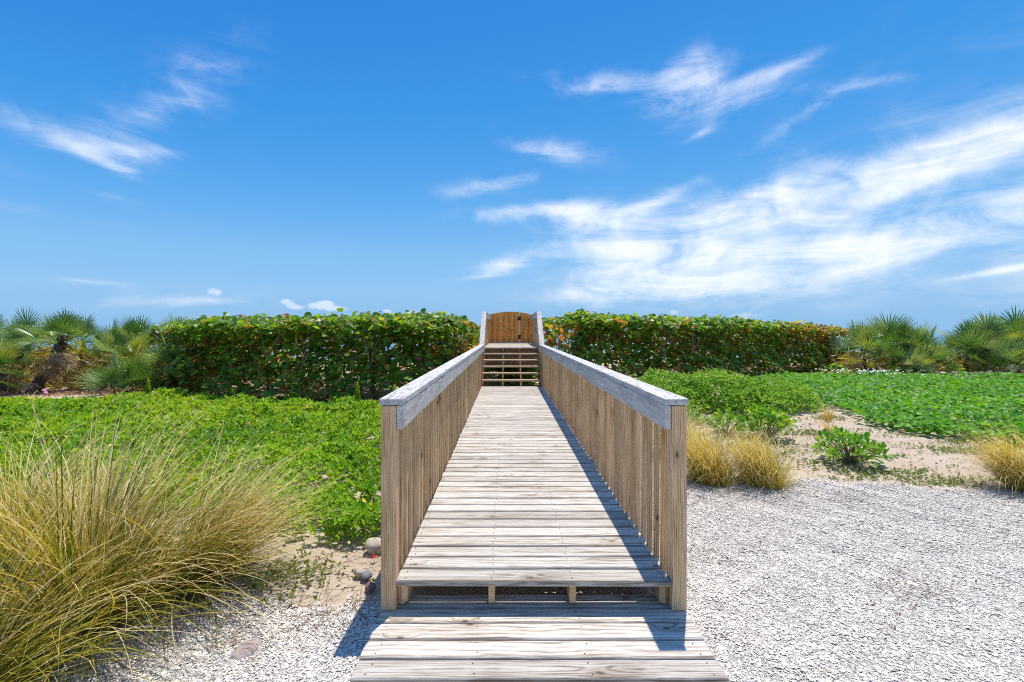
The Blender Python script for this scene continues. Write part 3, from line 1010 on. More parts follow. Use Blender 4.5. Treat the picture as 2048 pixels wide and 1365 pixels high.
GH = 'sea grape hedges either side of the boardwalk'
hedge('sea grape hedge left of the boardwalk with round green leaves and orange ones', [(-11.2, 14.2), (-9.7, 13.0), (-8.3, 11.3), (-6.5, 10.55), (-4.5, 10.25), (-2.7, 10.0), (-1.75, 10.2), (-1.15, 11.2), (-1.05, 13.0)],
      [(0, 1.74), (.08, 1.86), (.15, 1.88), (.4, 1.93), (.6, 1.96), (.78, 1.99), (.9, 2.0), (1, 2.02)], 7.5, 10500, 12500, 5600, 15, 1.0, GH, inner_side=(-.80, 1.13))
hedge('sea grape hedge right of the boardwalk with reddish leaves towards its far end', [(1.35, 12.6), (1.6, 11.9), (2.6, 12.2), (4.5, 13.0), (7.0, 14.3), (10, 16.4), (13.5, 18.9), (16.0, 21.0)],
      [(0, 2.06), (.12, 2.06), (.25, 2.02), (.45, 1.99), (.65, 1.94), (.8, 1.86), (1, 1.70)], 7.0, 14500, 15500, 6500, 17, 2.3, GH, autumn=.5, inner_side=(-.80, 1.13))

# sea grape growing under the platform, seen through the steps
def low_grape(label, cx, cy, r, h, n, grp=None, name='sea_grape_shrub'):
    base = empty(name, (cx, cy, 0), label, 'shrub', grp)
    th = rng.uniform(0, 2 * np.pi, n)
    rr = np.sqrt(rng.random(n)) * r
    z = h * (1 - .6 * (rr / r) ** 2) * rng.random(n) ** .5 + .04
    P = np.stack([rr * np.cos(th), rr * np.sin(th), z], -1)
    N = np.stack([rng.normal(0, .5, n), rng.normal(-.4, .5, n), np.ones(n) * .9], -1)
    S = .12 * np.exp(rng.normal(0, .2, n))
    o = link('foliage', scatter_mesh('foliage', ROUND, P, frames(N), S, rng.beta(2, 2, n) * .86), M['grape'], base, (cx, cy, 0))
    o['kind'] = 'stuff'
    v, f = join([tube([(0, 0, -.03), (jit(.1), jit(.1), h * .4), (jit(r * .6), jit(r * .6), h * .8)], [.015, .01, .005], 5) for _ in range(4)])
    link('stem', np_mesh('stem', v, f, smooth=True), M['bark'], base, (cx, cy, 0))


low_grape('sea grape shrub growing in the shade under the platform, left side', -.25, 14.6, .75, .95, 620)
low_grape('sea grape shrub growing in the shade under the platform, right side', .65, 14.1, .7, .85, 560)
low_grape('small round leafed sea grape seedling on the sand below the right palmettos', 16.7, 17.0, .35, .45, 45)
low_grape('low sea grape sprout at the far end of the right hedge', 12.3, 17.0, .45, .4, 70)

# ------------------------------------------------------------------ saw palmettos
def frond_mesh(nl, dead, seed):
    rs = random.Random(seed)
    pet = rs.uniform(.45, .75)
    V, F = [], []
    # petiole
    pts = [(0, 0, 0), (pet * .5, 0, .02), (pet, 0, 0)]
    v, f = tube(pts, [.012, .009, .007], 4)
    V += v.tolist()
    F += [tuple(q) for q in f]
    for i in range(nl):
        u_ = i / (nl - 1) * 2 - 1
        a = u_ * R(84 if not dead else 60) + rs.uniform(-.04, .04)
        L = (.70 - .14 * abs(u_)) * rs.uniform(.88, 1.08)
        wd = .0185
        droop = rs.uniform(.0, .07) if not dead else rs.uniform(.25, .5)
        d = np.array([math.cos(a), math.sin(a), .16 * (1 - abs(u_))])
        sidev = np.array([-math.sin(a), math.cos(a), 0])
        up = np.array([0, 0, 1.0])
        p0 = np.array([pet, 0, 0])
        o = len(V)
        for (t_, w_) in ((0, .25), (.42, 1.0), (.78, .7), (1.0, .04)):
            c = p0 + d * L * t_ - up * droop * L * t_ ** 2.2
            V += [(c + sidev * wd * w_ + up * wd * .5 * w_).tolist(), c.tolist(), (c - sidev * wd * w_ + up * wd * .5 * w_).tolist()]
        for j in range(3):
            b = o + j * 3
            F += [(b, b + 1, b + 4, b + 3), (b + 1, b + 2, b + 5, b + 4)]
    me = np_mesh('frond', np.array(V), np.array(F))
    me.materials.append(M['deadfrond' if dead else 'frond'])
    return me


FRONDS = [frond_mesh(19, False, 100 + i) for i in range(6)]
DEAD = [frond_mesh(13, True, 200 + i) for i in range(3)]
GP = 'saw palmettos along the dune'


def palmetto(label, x, y, zc, n, size=1.0, el=(-5, 88), dead=0, trunk=None, fruit=False, grp=GP, spread=.16, low=12):
    bx, by = trunk or (x, y)
    base = empty('saw_palmetto', (bx, by, 0), label, 'palmetto', grp)
    b0 = WORLD[base.name]
    if trunk:
        mid = Vector(((bx + x) / 2 + .05, (by + y) / 2, zc * .45))
        v, f = tube([(bx, by, -.08), (bx + (mid.x - bx) * .5 + .04, by, zc * .2), mid, (x, y, zc - .05), (x, y, zc + .05)], [.15, .14, .13, .13, .06], 9)
        v = v + rng.normal(0, .014, v.shape)
        link('trunk', np_mesh('trunk', v - np.array(b0), f, smooth=False), M['palmbark'], base, tuple(b0))
    else:
        v, f = tube([(bx, by, -.05), (bx, by, zc * .6), (bx + .03, by, zc)], [.09, .08, .05], 7)
        v = v + rng.normal(0, .01, v.shape)
        link('trunk', np_mesh('trunk', v - np.array(b0), f, smooth=False), M['palmbark'], base, tuple(b0))
    if x < 0:
        size *= .84
    n = int(n * (.85 if x < 0 else .72))
    for i in range(n):
        a = i * 2.39996 + jit(.35)
        u_ = (i + .5) / n
        e = R(el[0] + (el[1] - el[0]) * (1 - u_) ** .85 + jit(7))
        link('frond', random.choice(FRONDS), None, base, (x + jit(spread), y + jit(spread), zc + jit(spread)), (jit(.6), -e, a), size * random.uniform(.9, 1.2))
    for i in range(int(low * .6) if not trunk else 0):
        a = i * 2.39996 + jit(.5)
        link('frond', random.choice(FRONDS), None, base, (x + jit(.3), y + jit(.2) - .1, zc * random.uniform(.15, .6)), (jit(.6), -R(random.uniform(5, 60)), a), size * random.uniform(.6, .95))
    for i in range(int(dead * 2)):
        a = random.uniform(0, 6.283)
        link('dead_frond', random.choice(DEAD), None, base, (x + jit(.2), y + jit(.2), zc * random.uniform(.55, 1.0)), (jit(.7), R(random.uniform(5, 75)), a), size * random.uniform(.7, 1.0))
    if fruit:
        pts = [(x + .3 + jit(.15), y - .25 + jit(.1), zc + .05 + jit(.17)) for _ in range(26)]
        v, f = join([tube([(x + .1, y - .15, zc), ((x + p_[0]) / 2 + .1, p_[1], p_[2] + .05), p_], [.006, .01, .012], 4) for p_ in pts])
        link('fruit_stalk', np_mesh('fruit_stalk', v - np.array(b0), f), M['fruit'], base, tuple(b0))
    return base


palmetto('tall saw palmetto rising at the left end of the dune scrub', -14.0, 13.1, 1.15, 24, .85, dead=5)
palmetto('saw palmetto on a dark leaning trunk with a skirt of dead grey fronds', -12.5, 12.8, 1.30, 22, .82, (0, 88), 26, (-13.25, 12.7), True)
palmetto('spreading green saw palmetto low in front of the leaning trunk, left side', -13.5, 12.2, .55, 18, .85, (0, 80), 6, low=6)
palmetto('bushy saw palmetto alone in front of the others beside the ground cover', -9.55, 11.5, .12, 26, .90, (8, 85), 4, low=4)
palmetto('pale green saw palmetto leaning against the end of the left hedge', -8.9, 12.2, .55, 20, .92, (5, 80), 3)
palmetto('saw palmetto with one fan standing clear against the sky behind the left scrub', -11.6, 14.2, 1.15, 22, .82, (5, 88), 5)
palmetto('saw palmetto whose fans rise behind the left end of the hedge', -10.1, 14.2, 1.15, 22, .82, (5, 88), 3)
palmetto('yellow green sunlit saw palmetto in the middle of the left scrub', -10.9, 12.9, .75, 18, .82, (0, 85), 8)
palmetto('saw palmetto with brown lower fronds just right of the leaning trunk', -11.9, 13.7, .85, 20, .82, (0, 88), 12)
palmetto('saw palmetto behind the leaning trunk, its tips on the skyline', -13.6, 14.6, 1.2, 22, .85, (5, 88), 3)
palmetto('low saw palmetto at the left edge beside the sandy patch', -14.4, 12.0, .2, 14, .75, (0, 70), 6, low=3)
for (qx, qy, qz) in ((-15.6, 13.6, 1.1), (-16.6, 14.6, 1.1), (-15.2, 15.6, 1.0), (-12.6, 15.6, 1.0), (-11.0, 15.6, 1.0), (-9.4, 15.4, 1.0)):
    palmetto('saw palmetto deep in the thicket behind the front palmettos', qx, qy, qz, 18, .85, (0, 88), 3, low=8)
palmetto('tall saw palmetto forming the crest of the first right clump', 15.9, 18.7, .85, 34, 1.0, low=18)
palmetto('saw palmetto on the right flank of the first right clump', 16.9, 18.8, .62, 30, .95, low=16)
palmetto('greyish saw palmetto between the right hedge end and the first clump', 14.3, 18.2, .55, 22, .92, (5, 85), 8)
palmetto('short bright saw palmetto in front of the first right clump', 15.2, 17.2, .1, 18, .75, (8, 85), low=3)
palmetto('dark saw palmetto low on the front of the first right clump', 16.5, 17.9, .35, 24, .9, (0, 80), 4)
palmetto('saw palmetto at the left flank of the second right clump', 18.4, 18.2, .58, 32, .95, low=16)
palmetto('saw palmetto at the crest of the second right clump', 19.6, 18.6, .85, 34, 1.0, low=18)
palmetto('tallest saw palmetto at the right edge of the second clump', 21.0, 18.7, .95, 32, 1.0, low=18)
palmetto('saw palmetto with yellow brown fronds at the foot of the second right clump', 18.9, 17.3, .15, 22, .9, (5, 85), 7, low=4)
palmetto('bright green saw palmetto at the foot of the second clump near the right edge', 20.3, 17.4, .25, 26, .95, (0, 85), low=6)
palmetto('bushy saw palmetto at the extreme right of the dune', 21.8, 17.8, .5, 26, .95, (0, 85))
for (qx, qy, qz) in ((15.2, 19.6, .7), (17.6, 20.2, .55), (20.4, 20.0, .9), (22.6, 19.6, .9), (23.6, 18.6, .7)):
    palmetto('saw palmetto deep in the back of the right clumps', qx, qy, qz, 22, .95, low=10)
# tangle of dry stalks and thatch between the palmettos
def thatch(n, xr, yr, zr):
    P = np.stack([rng.uniform(*xr, n), rng.uniform(*yr, n), rng.random(n) ** 1.3 * zr], -1)
    d = unit(np.stack([rng.normal(0, 1, n), rng.normal(0, .8, n), rng.normal(.1, .6, n)], -1))
    L = rng.uniform(.25, .6, n)
    tpl = ([(-.012, 0, 0), (.012, 0, 0), (.016, .5, .04), (-.016, .5, .04), (0, 1, -.08)], [(0, 1, 2), (0, 2, 3), (3, 2, 4)])
    S = np.stack([np.full(n, 1.3), L, L], -1)
    return scatter_mesh('dry_thatch', tpl, P, frames(rng.normal(0, 1, (n, 3)), d), S, np.clip(rng.normal(.62, .25, n), 0, 1))


tag(link('dry_thatch', thatch(5200, (-16.5, -8.9), (12.6, 16.5), 1.05), M['grass']), 'straw coloured tangle of dry stalks between the left palmettos', kind='stuff')
tag(link('dry_thatch', thatch(2600, (13.2, 23.5), (18.0, 20.5), .7), M['grass']), 'straw coloured tangle of dry stalks between the right palmettos', kind='stuff')

# ------------------------------------------------------------------ ground covers
def sprigs(centres, heights, nleaf, size, tpl, mat, name, tint_fn, tilt=(25, 65)):
    """rosettes of leaves on short shoots"""
    n = len(centres)
    N = n * nleaf
    c = np.repeat(centres, nleaf, 0)
    a = rng.uniform(0, 2 * np.pi, N)
    t_ = np.radians(rng.uniform(tilt[0], tilt[1], N))
    d = np.stack([np.cos(a) * np.cos(t_), np.sin(a) * np.cos(t_), np.sin(t_)], -1)
    nrm = np.stack([-np.cos(a) * np.sin(t_), -np.sin(a) * np.sin(t_), np.cos(t_)], -1) + rng.normal(0, .25, (N, 3))
    sz = np.repeat(size, nleaf) * np.exp(rng.normal(0, .22, N))
    P = c + np.stack([np.zeros(N), np.zeros(N), -np.abs(rng.normal(0, .35, N)) * np.repeat(size, nleaf)], -1)
    me = scatter_mesh(name, tpl, P, frames(nrm, d), sz, tint_fn(P))
    return link(name, me, M[mat])


def mound(x, y):
    return .17 + .08 * lump(x, y, 1.6, 3) + .12 * lump(x, y, 3.2, 6) + .06 * lump(x, y, 7.5, 2)


LEFT_POLY = [(-.80, 3.75), (-1.0, 3.62), (-1.4, 3.55), (-2.2, 3.9), (-3.2, 4.2), (-4.6, 3.9), (-6.5, 4.3), (-13, 8), (-15.5, 11.1), (-13.5, 10.9), (-11.2, 10.7), (-10.2, 10.4), (-8.2, 10.8), (-6.3, 10.3), (-4.4, 9.95), (-2.6, 9.6), (-1.4, 9.7), (-.78, 9.7)]


def area_points(poly, n, y_bias, seed, bare=.6, edge=.12):
    p = np.array(poly)
    lo, hi = p.min(0), p.max(0)
    xs, ys = [], []
    tot = 0
    while tot < n:
        yy = lo[1] + (hi[1] - lo[1]) * rng.random(n) ** y_bias
        xx = rng.uniform(lo[0], hi[0], n)
        jx = xx + edge * lump(xx, yy, 3.5, seed) + .06 * rng.normal(size=n)
        jy = yy + edge * lump(yy, xx, 3.1, seed + 2) + .06 * rng.normal(size=n)
        k_ = inside(jx, jy, poly) & (np.abs(xx) < yy * 1.5 + 1.5)
        k_ &= ~((lump(xx, yy, 1.15, seed + 5) > bare) & (rng.random(n) < .85))
        xs.append(xx[k_])
        ys.append(yy[k_])
        tot += k_.sum()
    return np.concatenate(xs)[:n], np.concatenate(ys)[:n]


x, y = area_points(LEFT_POLY, 22500, 1.5, 1.0, .85, .07)
ok = ~((lump(x, y, 2.7, 9) > .62) & (rng.random(len(x)) < .8)) & ~((((x + 1.3) / .28) ** 2 + ((y - 4.65) / .16) ** 2) < 1)
x, y = x[ok], y[ok]
h = np.maximum(mound(x, y), .03) * np.where(y > 9.2, np.clip(1 - (-x - 8.5) / 3, .3, 1), 1)
z = ground_z(x, y) + h * (1 - rng.random(len(x)) ** 2.2 * .75)
sz = np.clip(.058 + .0055 * (y - 4), .055, .10)
rel = (z - ground_z(x, y)) / h


def cov_tint(P):
    b = .42 + .36 * lump(P[:, 0], P[:, 1], .8, 8) + .12 * lump(P[:, 0], P[:, 1], 3.3, 1) + .12 * np.clip((P[:, 1] - 4) / 5, 0, 1)
    return np.where(rng.random(len(P)) < .03, 1.0, np.clip(b + rng.normal(0, .20, len(P)), 0, .95))


o = sprigs(np.stack([x, y, z], -1), None, 6, sz, LEAF, 'cover', 'ground_cover', cov_tint)
tag(o, 'bright green low leafy ground cover spreading left of the boardwalk', kind='stuff')

RIGHT_POLY = [(6.3, 7.9), (6.7, 7.3), (7.6, 6.6), (9.5, 6.2), (15, 8), (22, 15), (19.5, 15.6), (16.5, 15.5), (13.5, 15.7), (11, 16.2), (9.3, 15.6), (6.9, 13.8), (6.3, 11.2), (6.9, 9.4)]
x, y = area_points(RIGHT_POLY, 27000, 1.25, 4.0, .55)
z = ground_z(x, y) + (.20 + .11 * lump(x, y, 1.1, 2) + .06 * lump(x, y, 3.2, 5)) * (1 - rng.random(len(x)) ** 2 * .7)
n = len(x)
nrm = np.stack([rng.normal(0, .5, n), rng.normal(-.2, .5, n), np.ones(n)], -1)
tint = np.clip(.42 + .25 * lump(x, y, .7, 3) + rng.normal(0, .2, n), 0, 1)
o = link('vine_cover', scatter_mesh('vine_cover', LOBED, np.stack([x, y, z], -1), frames(nrm), .085 * np.exp(rng.normal(0, .2, n)), tint), M['vine'])
tag(o, 'rich green beach vine with lobed leaves sprawling over the right dune', kind='stuff')
# its few pink flowers, single
fm = np_mesh('flower', np.array(STAR[0]), np.array(STAR[1]))
fm.materials.append(M['pinkflower'])
for (fx_, fy_) in ((7.35, 7.9), (8.9, 8.3), (8.3, 7.0), (10.4, 9.2), (11.9, 10.6), (9.6, 11.8), (12.4, 12.9), (13.9, 11.8), (15.6, 13.7), (8.1, 10.0)):
    zz = float(ground_z(fx_, fy_)) + .33
    q = link('flower', fm, None, o, (fx_, fy_, zz), (-.5 + jit(.3), jit(.3), 0), .065)

# mound shaped bush between the boardwalk and the vine
bush = empty('mounded_bush', (4.4, 10.1, 0), 'rounded light green bush of small leaves beyond the right railing post', 'bush')
def bush_points(n, blobs):
    out, nrm = [], []
    for (cx, cy, rx, ry, h, wgt) in blobs:
        k_ = int(n * wgt)
        d = unit(rng.normal(size=(k_, 3)))
        d[:, 2] = np.abs(d[:, 2])
        rr = 1 - rng.random(k_) ** 1.8 * .45
        rr = rr * (1 + .14 * lump(d[:, 0] * 3 + cx, d[:, 1] * 3 + d[:, 2] * 2, 1.3, cx))
        out.append(np.stack([cx + d[:, 0] * rx * rr, cy + d[:, 1] * ry * rr, d[:, 2] * h * rr + .02], -1))
    return np.concatenate(out)
P = bush_points(8200, [(3.6, 10.2, 1.0, 1.0, .74, .27), (4.7, 10.0, 1.2, 1.0, .76, .33), (5.8, 10.0, 1.0, .9, .64, .24), (3.4, 9.4, .8, .6, .48, .08), (5.0, 9.25, .9, .55, .5, .08)])
o = sprigs(P, None, 6, np.full(len(P), .052), LEAF, 'bush', 'foliage', lambda p_: np.clip(.45 + .25 * lump(p_[:, 0], p_[:, 2] * 2, 2.2, 3) + rng.normal(0, .2, len(p_)), 0, 1), (5, 60))
o.parent = bush
o.location = -WORLD[bush.name]
o['kind'] = 'stuff'
v, f = join([tube([(0, 0, -.03), (jit(.5), jit(.3), .3), (jit(1.3), jit(.7), .62)], [.018, .012, .006], 5) for _ in range(12)])
link('stem', np_mesh('stem', v, f, smooth=True), M['bark'], bush, (4.4, 10.1, 0))
k_ = 70
P = bush_points(k_, [(3.6, 10.2, 1.0, 1.0, .88, .5), (4.9, 9.9, 1.2, 1.0, .9, .5)])
n = len(P)
q = link('blossoms', scatter_mesh('blossoms', STAR, P - np.array(WORLD[bush.name]), frames(np.stack([rng.normal(0, .3, n), rng.normal(-.5, .3, n), np.ones(n)], -1)), np.full(n, .035), np.zeros(n)), M['pinkflower'], bush, (4.4, 10.1, 0))
q['kind'] = 'stuff'

# naupaka shrubs on the sand: rosettes of big spoon shaped leaves
SPOON = ([(0, 0, 0), (.10, .35, .03), (.23, .75, .05), (.12, .97, 0), (-.12, .97, 0), (-.23, .75, .05), (-.10, .35, .03)], [(0, 1, 6), (1, 2, 5), (1, 5, 6), (2, 3, 4), (2, 4, 5)])
SPM = np_mesh('leaf', np.array(SPOON[0]), np.array(SPOON[1]))
SPM.materials.append(M['naupaka'])


def naupaka(label, x, y, r, h, shoots, leaf):
    base = empty('naupaka_shrub', (x, y, 0), label, 'shrub', 'naupaka shrubs on the sand')
    st = []
    for s_ in range(shoots):
        a = s_ * 2.4 + jit(.3)
        rr = r * math.sqrt((s_ + .3) / shoots)
        tip = Vector((rr * math.cos(a), rr * math.sin(a), h * (1 - .55 * (rr / r) ** 2) + jit(.05)))
        axis_ = (Vector((tip.x, tip.y, h * .9))).normalized()
        st.append(tube([(jit(.03), jit(.03), -.02), tuple(tip * .5 + Vector((0, 0, .02))), tuple(tip)], [.010, .008, .006], 5))
        nl = min(11, 298 // shoots)
        for k in range(nl):
            b = k * 2.4 + s_
            t_ = k / nl
            el_ = R(12 + 62 * t_)
            e1 = axis_.orthogonal().normalized()
            e2 = axis_.cross(e1)
            d = (e1 * math.cos(b) + e2 * math.sin(b)) * math.cos(el_) + axis_ * math.sin(el_)
            nrm = axis_ - d * axis_.dot(d)
            Rm = frames(np.array([tuple(nrm)]) + rng.normal(0, .08, (1, 3)), np.array([tuple(d)]))[0]
            p = tip + axis_ * (-.07 + .07 * t_)
            link('leaf', SPM, None, base, (x + p.x, y + p.y, p.z), Matrix(Rm.tolist()).to_euler(), leaf * random.uniform(.8, 1.15))
    v, f = join(st)
    link('stem', np_mesh('stem', v, f, smooth=True), M['bark'], base, (x, y, 0))


naupaka('round naupaka shrub of spoon shaped green leaves alone on the sand near the gravel', 4.33, 5.72, .37, .36, 34, .112)
naupaka('upright naupaka shrub behind the golden grass clumps', 4.05, 7.05, .36, .42, 26, .13)
naupaka('low sprawling naupaka shrub just left of the upright one', 3.55, 7.3, .42, .30, 20, .12)
naupaka('small naupaka shrub beside the right railing post beyond the golden grass', 2.95, 7.55, .30, .36, 16, .12)

# ------------------------------------------------------------------ grasses
def blades(n, base_r, length, theta, bend, az_mean=None, az_spread=3.14, width=.004, seg=8, tintf=None, lift=0):
    """ribbons rooted in a disc round the origin and bowing over under their weight"""
    a0 = rng.uniform(0, 2 * np.pi, n)
    r0 = base_r * np.sqrt(rng.random(n))
    az_ = a0 + rng.normal(0, .5, n) if az_mean is None else rng.normal(az_mean, az_spread, n)
    L = length * np.clip(np.exp(rng.normal(0, .22, n)), .5, 1.28)
    th = np.radians(np.clip(rng.normal(theta[0], theta[1], n), 1, 85))
    bd = np.radians(np.clip(rng.normal(bend[0], bend[1], n), 2, 150))
    p = np.stack([r0 * np.cos(a0), r0 * np.sin(a0), np.full(n, -.01 + lift)], -1)
    tw = rng.normal(0, .5, n)
    wv = width * np.exp(rng.normal(0, .25, n))
    rows = []
    for i in range(seg + 1):
        t_ = i / seg
        ang = th + bd * t_ ** 1.8
        azi = az_ + tw * t_
        d = np.stack([np.cos(azi) * np.sin(ang), np.sin(azi) * np.sin(ang), np.cos(ang)], -1)
        sd = np.stack([-np.sin(azi + .6), np.cos(azi + .6), np.zeros(n)], -1)
        w_ = (wv * (1 - t_ ** 2.5 * .92))[:, None] * .5
        rows.append((p - sd * w_, p + sd * w_))
        p = p + d * (L / seg)[:, None]
    V = np.stack([np.stack(r_, 1) for r_ in rows], 1).reshape(n, -1, 3)
    V[:, :, 2] = np.maximum(V[:, :, 2], .004)
    k = 2 * (seg + 1)
    f = np.array([(2 * i, 2 * i + 1, 2 * i + 3, 2 * i + 2) for i in range(seg)])
    F = (f[None] + (np.arange(n) * k)[:, None, None]).reshape(-1, 4)
    tt = tintf(n)
    T = np.clip(np.repeat(tt[:, None], seg, 1) + (np.arange(seg) / seg - .45)[None] * .34, 0, 1)
    return V.reshape(-1, 3), F, T.ravel()


def blade_obj(name, sets, mat, parent):
    V, F, T, o = [], [], [], 0
    for v, f, t_ in sets:
        V.append(v)
        F.append(f + o)
        T.append(t_)
        o += len(v)
    q = link(name, np_mesh(name, np.concatenate(V), np.concatenate(F), np.concatenate(T)), M[mat], parent, tuple(WORLD[parent.name]))
    q['kind'] = 'stuff'
    return q


def grass(label, x, y, n, length, theta, bend, az=None, azs=3.14, mat='grass', stalks=0, base_r=.13, group='tall grass clumps left of the landing', green=.26, width=.0072):
    base = empty('grass_clump', (x, y, 0), label, 'grass clump', group)
    gt = lambda k: np.clip(rng.normal(green, .26, k), 0, .85)
    sets = [blades(int(n * .7), base_r, length, theta, bend, az, azs, width, 8, gt),
            blades(int(n * .3), base_r * 1.1, length * .6, (theta[0] + 12, theta[1]), (bend[0] + 10, bend[1]), None, 3.14, width, 6, gt)]
    blade_obj('green_blades', sets, mat, base)
    st = lambda k: np.clip(rng.normal(.86, .12, k), .55, 1)
    sets = [blades(int(n * .17) + stalks, base_r, length * 1.1, (theta[0] * .9, theta[1]), (bend[0] + 15, bend[1]), az, azs, width * .8, 10, st)]
    blade_obj('straw_blades', sets, mat, base)
    return base


grass('big green and straw grass clump in the left foreground', -2.38, 2.55, 1350, .98, (29, 18), (52, 30), stalks=110)
grass('large pale topped grass clump at the left edge behind the foreground one', -3.35, 3.1, 900, .80, (30, 18), (66, 30), stalks=170, green=.38)
grass('dark based grass clump lowest in the left corner', -2.4, 1.9, 1000, .82, (38, 16), (55, 25), green=.25)
grass('brownish green grass clump leaning right towards the boardwalk', -2.12, 2.95, 900, .84, (44, 15), (38, 24), az=.35, azs=.7, stalks=90, green=.34)
# tall dry seed stalks standing out of the foreground clump
def seed_stalks(parent, n, L, az, azs, theta):
    v, f, t_ = blades(n, .12, L, theta, (50, 18), az, azs, .0035, 12, lambda k: rng.uniform(.86, 1, k))
    k = 26
    sets = [(v, f, t_)]
    tops = v.reshape(n, k, 3)
    for j in range(14, 26, 1):
        p = tops[:, j]
        m_ = n * 2
        q = np.repeat(p, 2, 0)
        d = np.repeat(unit(tops[:, min(j + 2, 25)] - tops[:, j - 4]), 2, 0) + rng.normal(0, .22, (m_, 3))
        ln = rng.uniform(.05, .10, m_)
        e = q + unit(d) * ln[:, None]
        sd = unit(np.cross(d, rng.normal(size=(m_, 3)))) * .0014
        V = np.stack([q - sd, q + sd, e + sd * .3, e - sd * .3], 1).reshape(-1, 3)
        F = (np.arange(m_) * 4)[:, None] + np.array([0, 1, 2, 3])[None]
        sets.append((V, F, rng.uniform(.86, 1, m_)))
    return blade_obj('seed_heads', sets, 'grass', parent)


for nm, args in (('grass_clump', (15, 1.12, 1.5, .9, (12, 8))), ('grass_clump.001', (17, 1.05, 1.0, 1.2, (18, 10))), ('grass_clump.003', (8, 1.0, .4, .5, (32, 10)))):
    seed_stalks(bpy.data.objects[nm], *args)

GG = 'golden grass clumps at the gravel edge'
ggt = dict(mat='muhly', group=GG, green=.5, width=.0042)
grass('golden grass clump bowing left beside the right front post', 2.28, 5.05, 1100, .66, (22, 13), (85, 28), az=2.6, azs=1.0, base_r=.19, stalks=140, **ggt)
grass('golden grass clump second from the boardwalk at the gravel edge', 2.80, 4.95, 1100, .64, (22, 13), (85, 28), az=2.5, azs=1.1, base_r=.19, stalks=140, **ggt)
grass('yellow grass clump half hidden behind the right front post', 2.35, 6.1, 1000, .70, (24, 13), (80, 26), az=2.2, azs=1.2, base_r=.16, stalks=90, **ggt)
grass('golden grass clump leaning left at the right edge of the gravel', 5.45, 4.78, 1000, .66, (28, 13), (75, 26), az=2.9, azs=.5, base_r=.13, stalks=120, **ggt)

# ------------------------------------------------------------------ weeds, litter and twigs
def flat_stuff(name, label, P, size, tpl, mat, tilt=.35, tint=None):
    n = len(P)
    nrm = np.stack([rng.normal(0, tilt, n), rng.normal(0, tilt, n), np.ones(n)], -1)
    o_ = link(name, scatter_mesh(name, tpl, P, frames(nrm), size * np.exp(rng.normal(0, .25, n)), rng.random(n) if tint is None else tint), M[mat])
    return tag(o_, label, kind='stuff')


SAND_POLY = [(2.0, 5.3), (3.4, 5.1), (5.4, 4.8), (8.5, 4.6), (9.5, 6.4), (7.4, 6.7), (6.4, 7.6), (6.4, 9.2), (5.5, 9.0), (3.0, 8.6), (2.0, 8.2)]
x, y = area_points(SAND_POLY, 13000, 1.0, 6.0, 2.0)
wk = lump(x, y * 2.2, 1.1, 12)
kk = (wk > -.05) & (rng.random(len(x)) < np.clip((wk + .1) * 1.6, 0, 1))
x, y = x[kk], y[kk]
o = sprigs(np.stack([x, y, ground_z(x, y) + .012 + rng.random(len(x)) * .02], -1), None, 6, np.full(len(x), .026), LEAF, 'weed', 'weeds', lambda p_: rng.beta(2, 2, len(p_)), (5, 50))
tag(o, 'thin creeping green weeds on the sand right of the boardwalk', kind='stuff')

x = np.concatenate([rng.uniform(-10.5, -.95, 3000), rng.uniform(1.3, 15, 3800)])
y = np.where(x < 0, np.interp(x, [-10.5, -8.3, -6.5, -2.7, -1.0], [12.6, 11.0, 10.3, 9.75, 10.6]), np.interp(x, [1.3, 2.6, 7, 13.5, 15], [11.4, 11.8, 13.9, 18.2, 18.2])) + rng.normal(.15, .40, len(x))
flat_stuff('leaf_litter', 'orange brown dry leaves lying under the hedges', np.stack([x, y, ground_z(x, y) + .015 + rng.random(len(x)) * .06], -1), .10, ROUND, 'litter', .6)
x, y = rng.uniform(-14.5, -9.8, 1600), rng.normal(12.1, .35, 1600)
flat_stuff('leaf_litter', 'brown scraps and dead fronds strewn on the sandy patch by the left palmettos', np.stack([x, y, ground_z(x, y) + .02], -1), .07, LEAF, 'litter', .5)
x, y = rng.uniform(2, 9, 2600), rng.uniform(5.0, 9, 2600)
flat_stuff('leaf_litter', 'small brown scraps scattered over the sand right of the boardwalk', np.stack([x, y, ground_z(x, y) + .012], -1), .035, LEAF, 'litter', .5)

x = np.concatenate([rng.uniform(1.1, 6.5, 420), rng.normal(2.65, .35, 160)])
y = np.concatenate([rng.uniform(1.6, 5.2, 420), rng.normal(2.95, .22, 160)])
flat_stuff('leaf_litter', 'brown leaf scraps and chips scattered over the white shell gravel', np.stack([x, y, ground_z(x, y) + .024], -1), .018, LEAF, 'litter', .4, rng.random(580) * .5)

# twigs fallen on the sand and gravel by the tall grass
parts = []
for _ in range(190):
    cx, cy = random.uniform(-2.0, -.82), random.uniform(2.3, 3.5)
    if cx > -.95 and cy < 2.5:
        continue
    a = random.uniform(0, 6.283)
    L = random.uniform(.06, .30)
    zz = float(ground_z(cx, cy)) + .022
    pts = [(cx + math.cos(a + jit(.1)) * L * q / 3 + jit(.012), cy + math.sin(a + jit(.1)) * L * q / 3 + jit(.012), zz + random.uniform(0, .02)) for q in range(4)]
    parts.append(tube(pts, [.0018, .0016, .0013, .0007], 4))
v, f = join(parts)
tag(link('twigs', np_mesh('twigs', v, f), M['twig']), 'thin dry twigs and stalks strewn on the sand by the tall grass', kind='stuff')

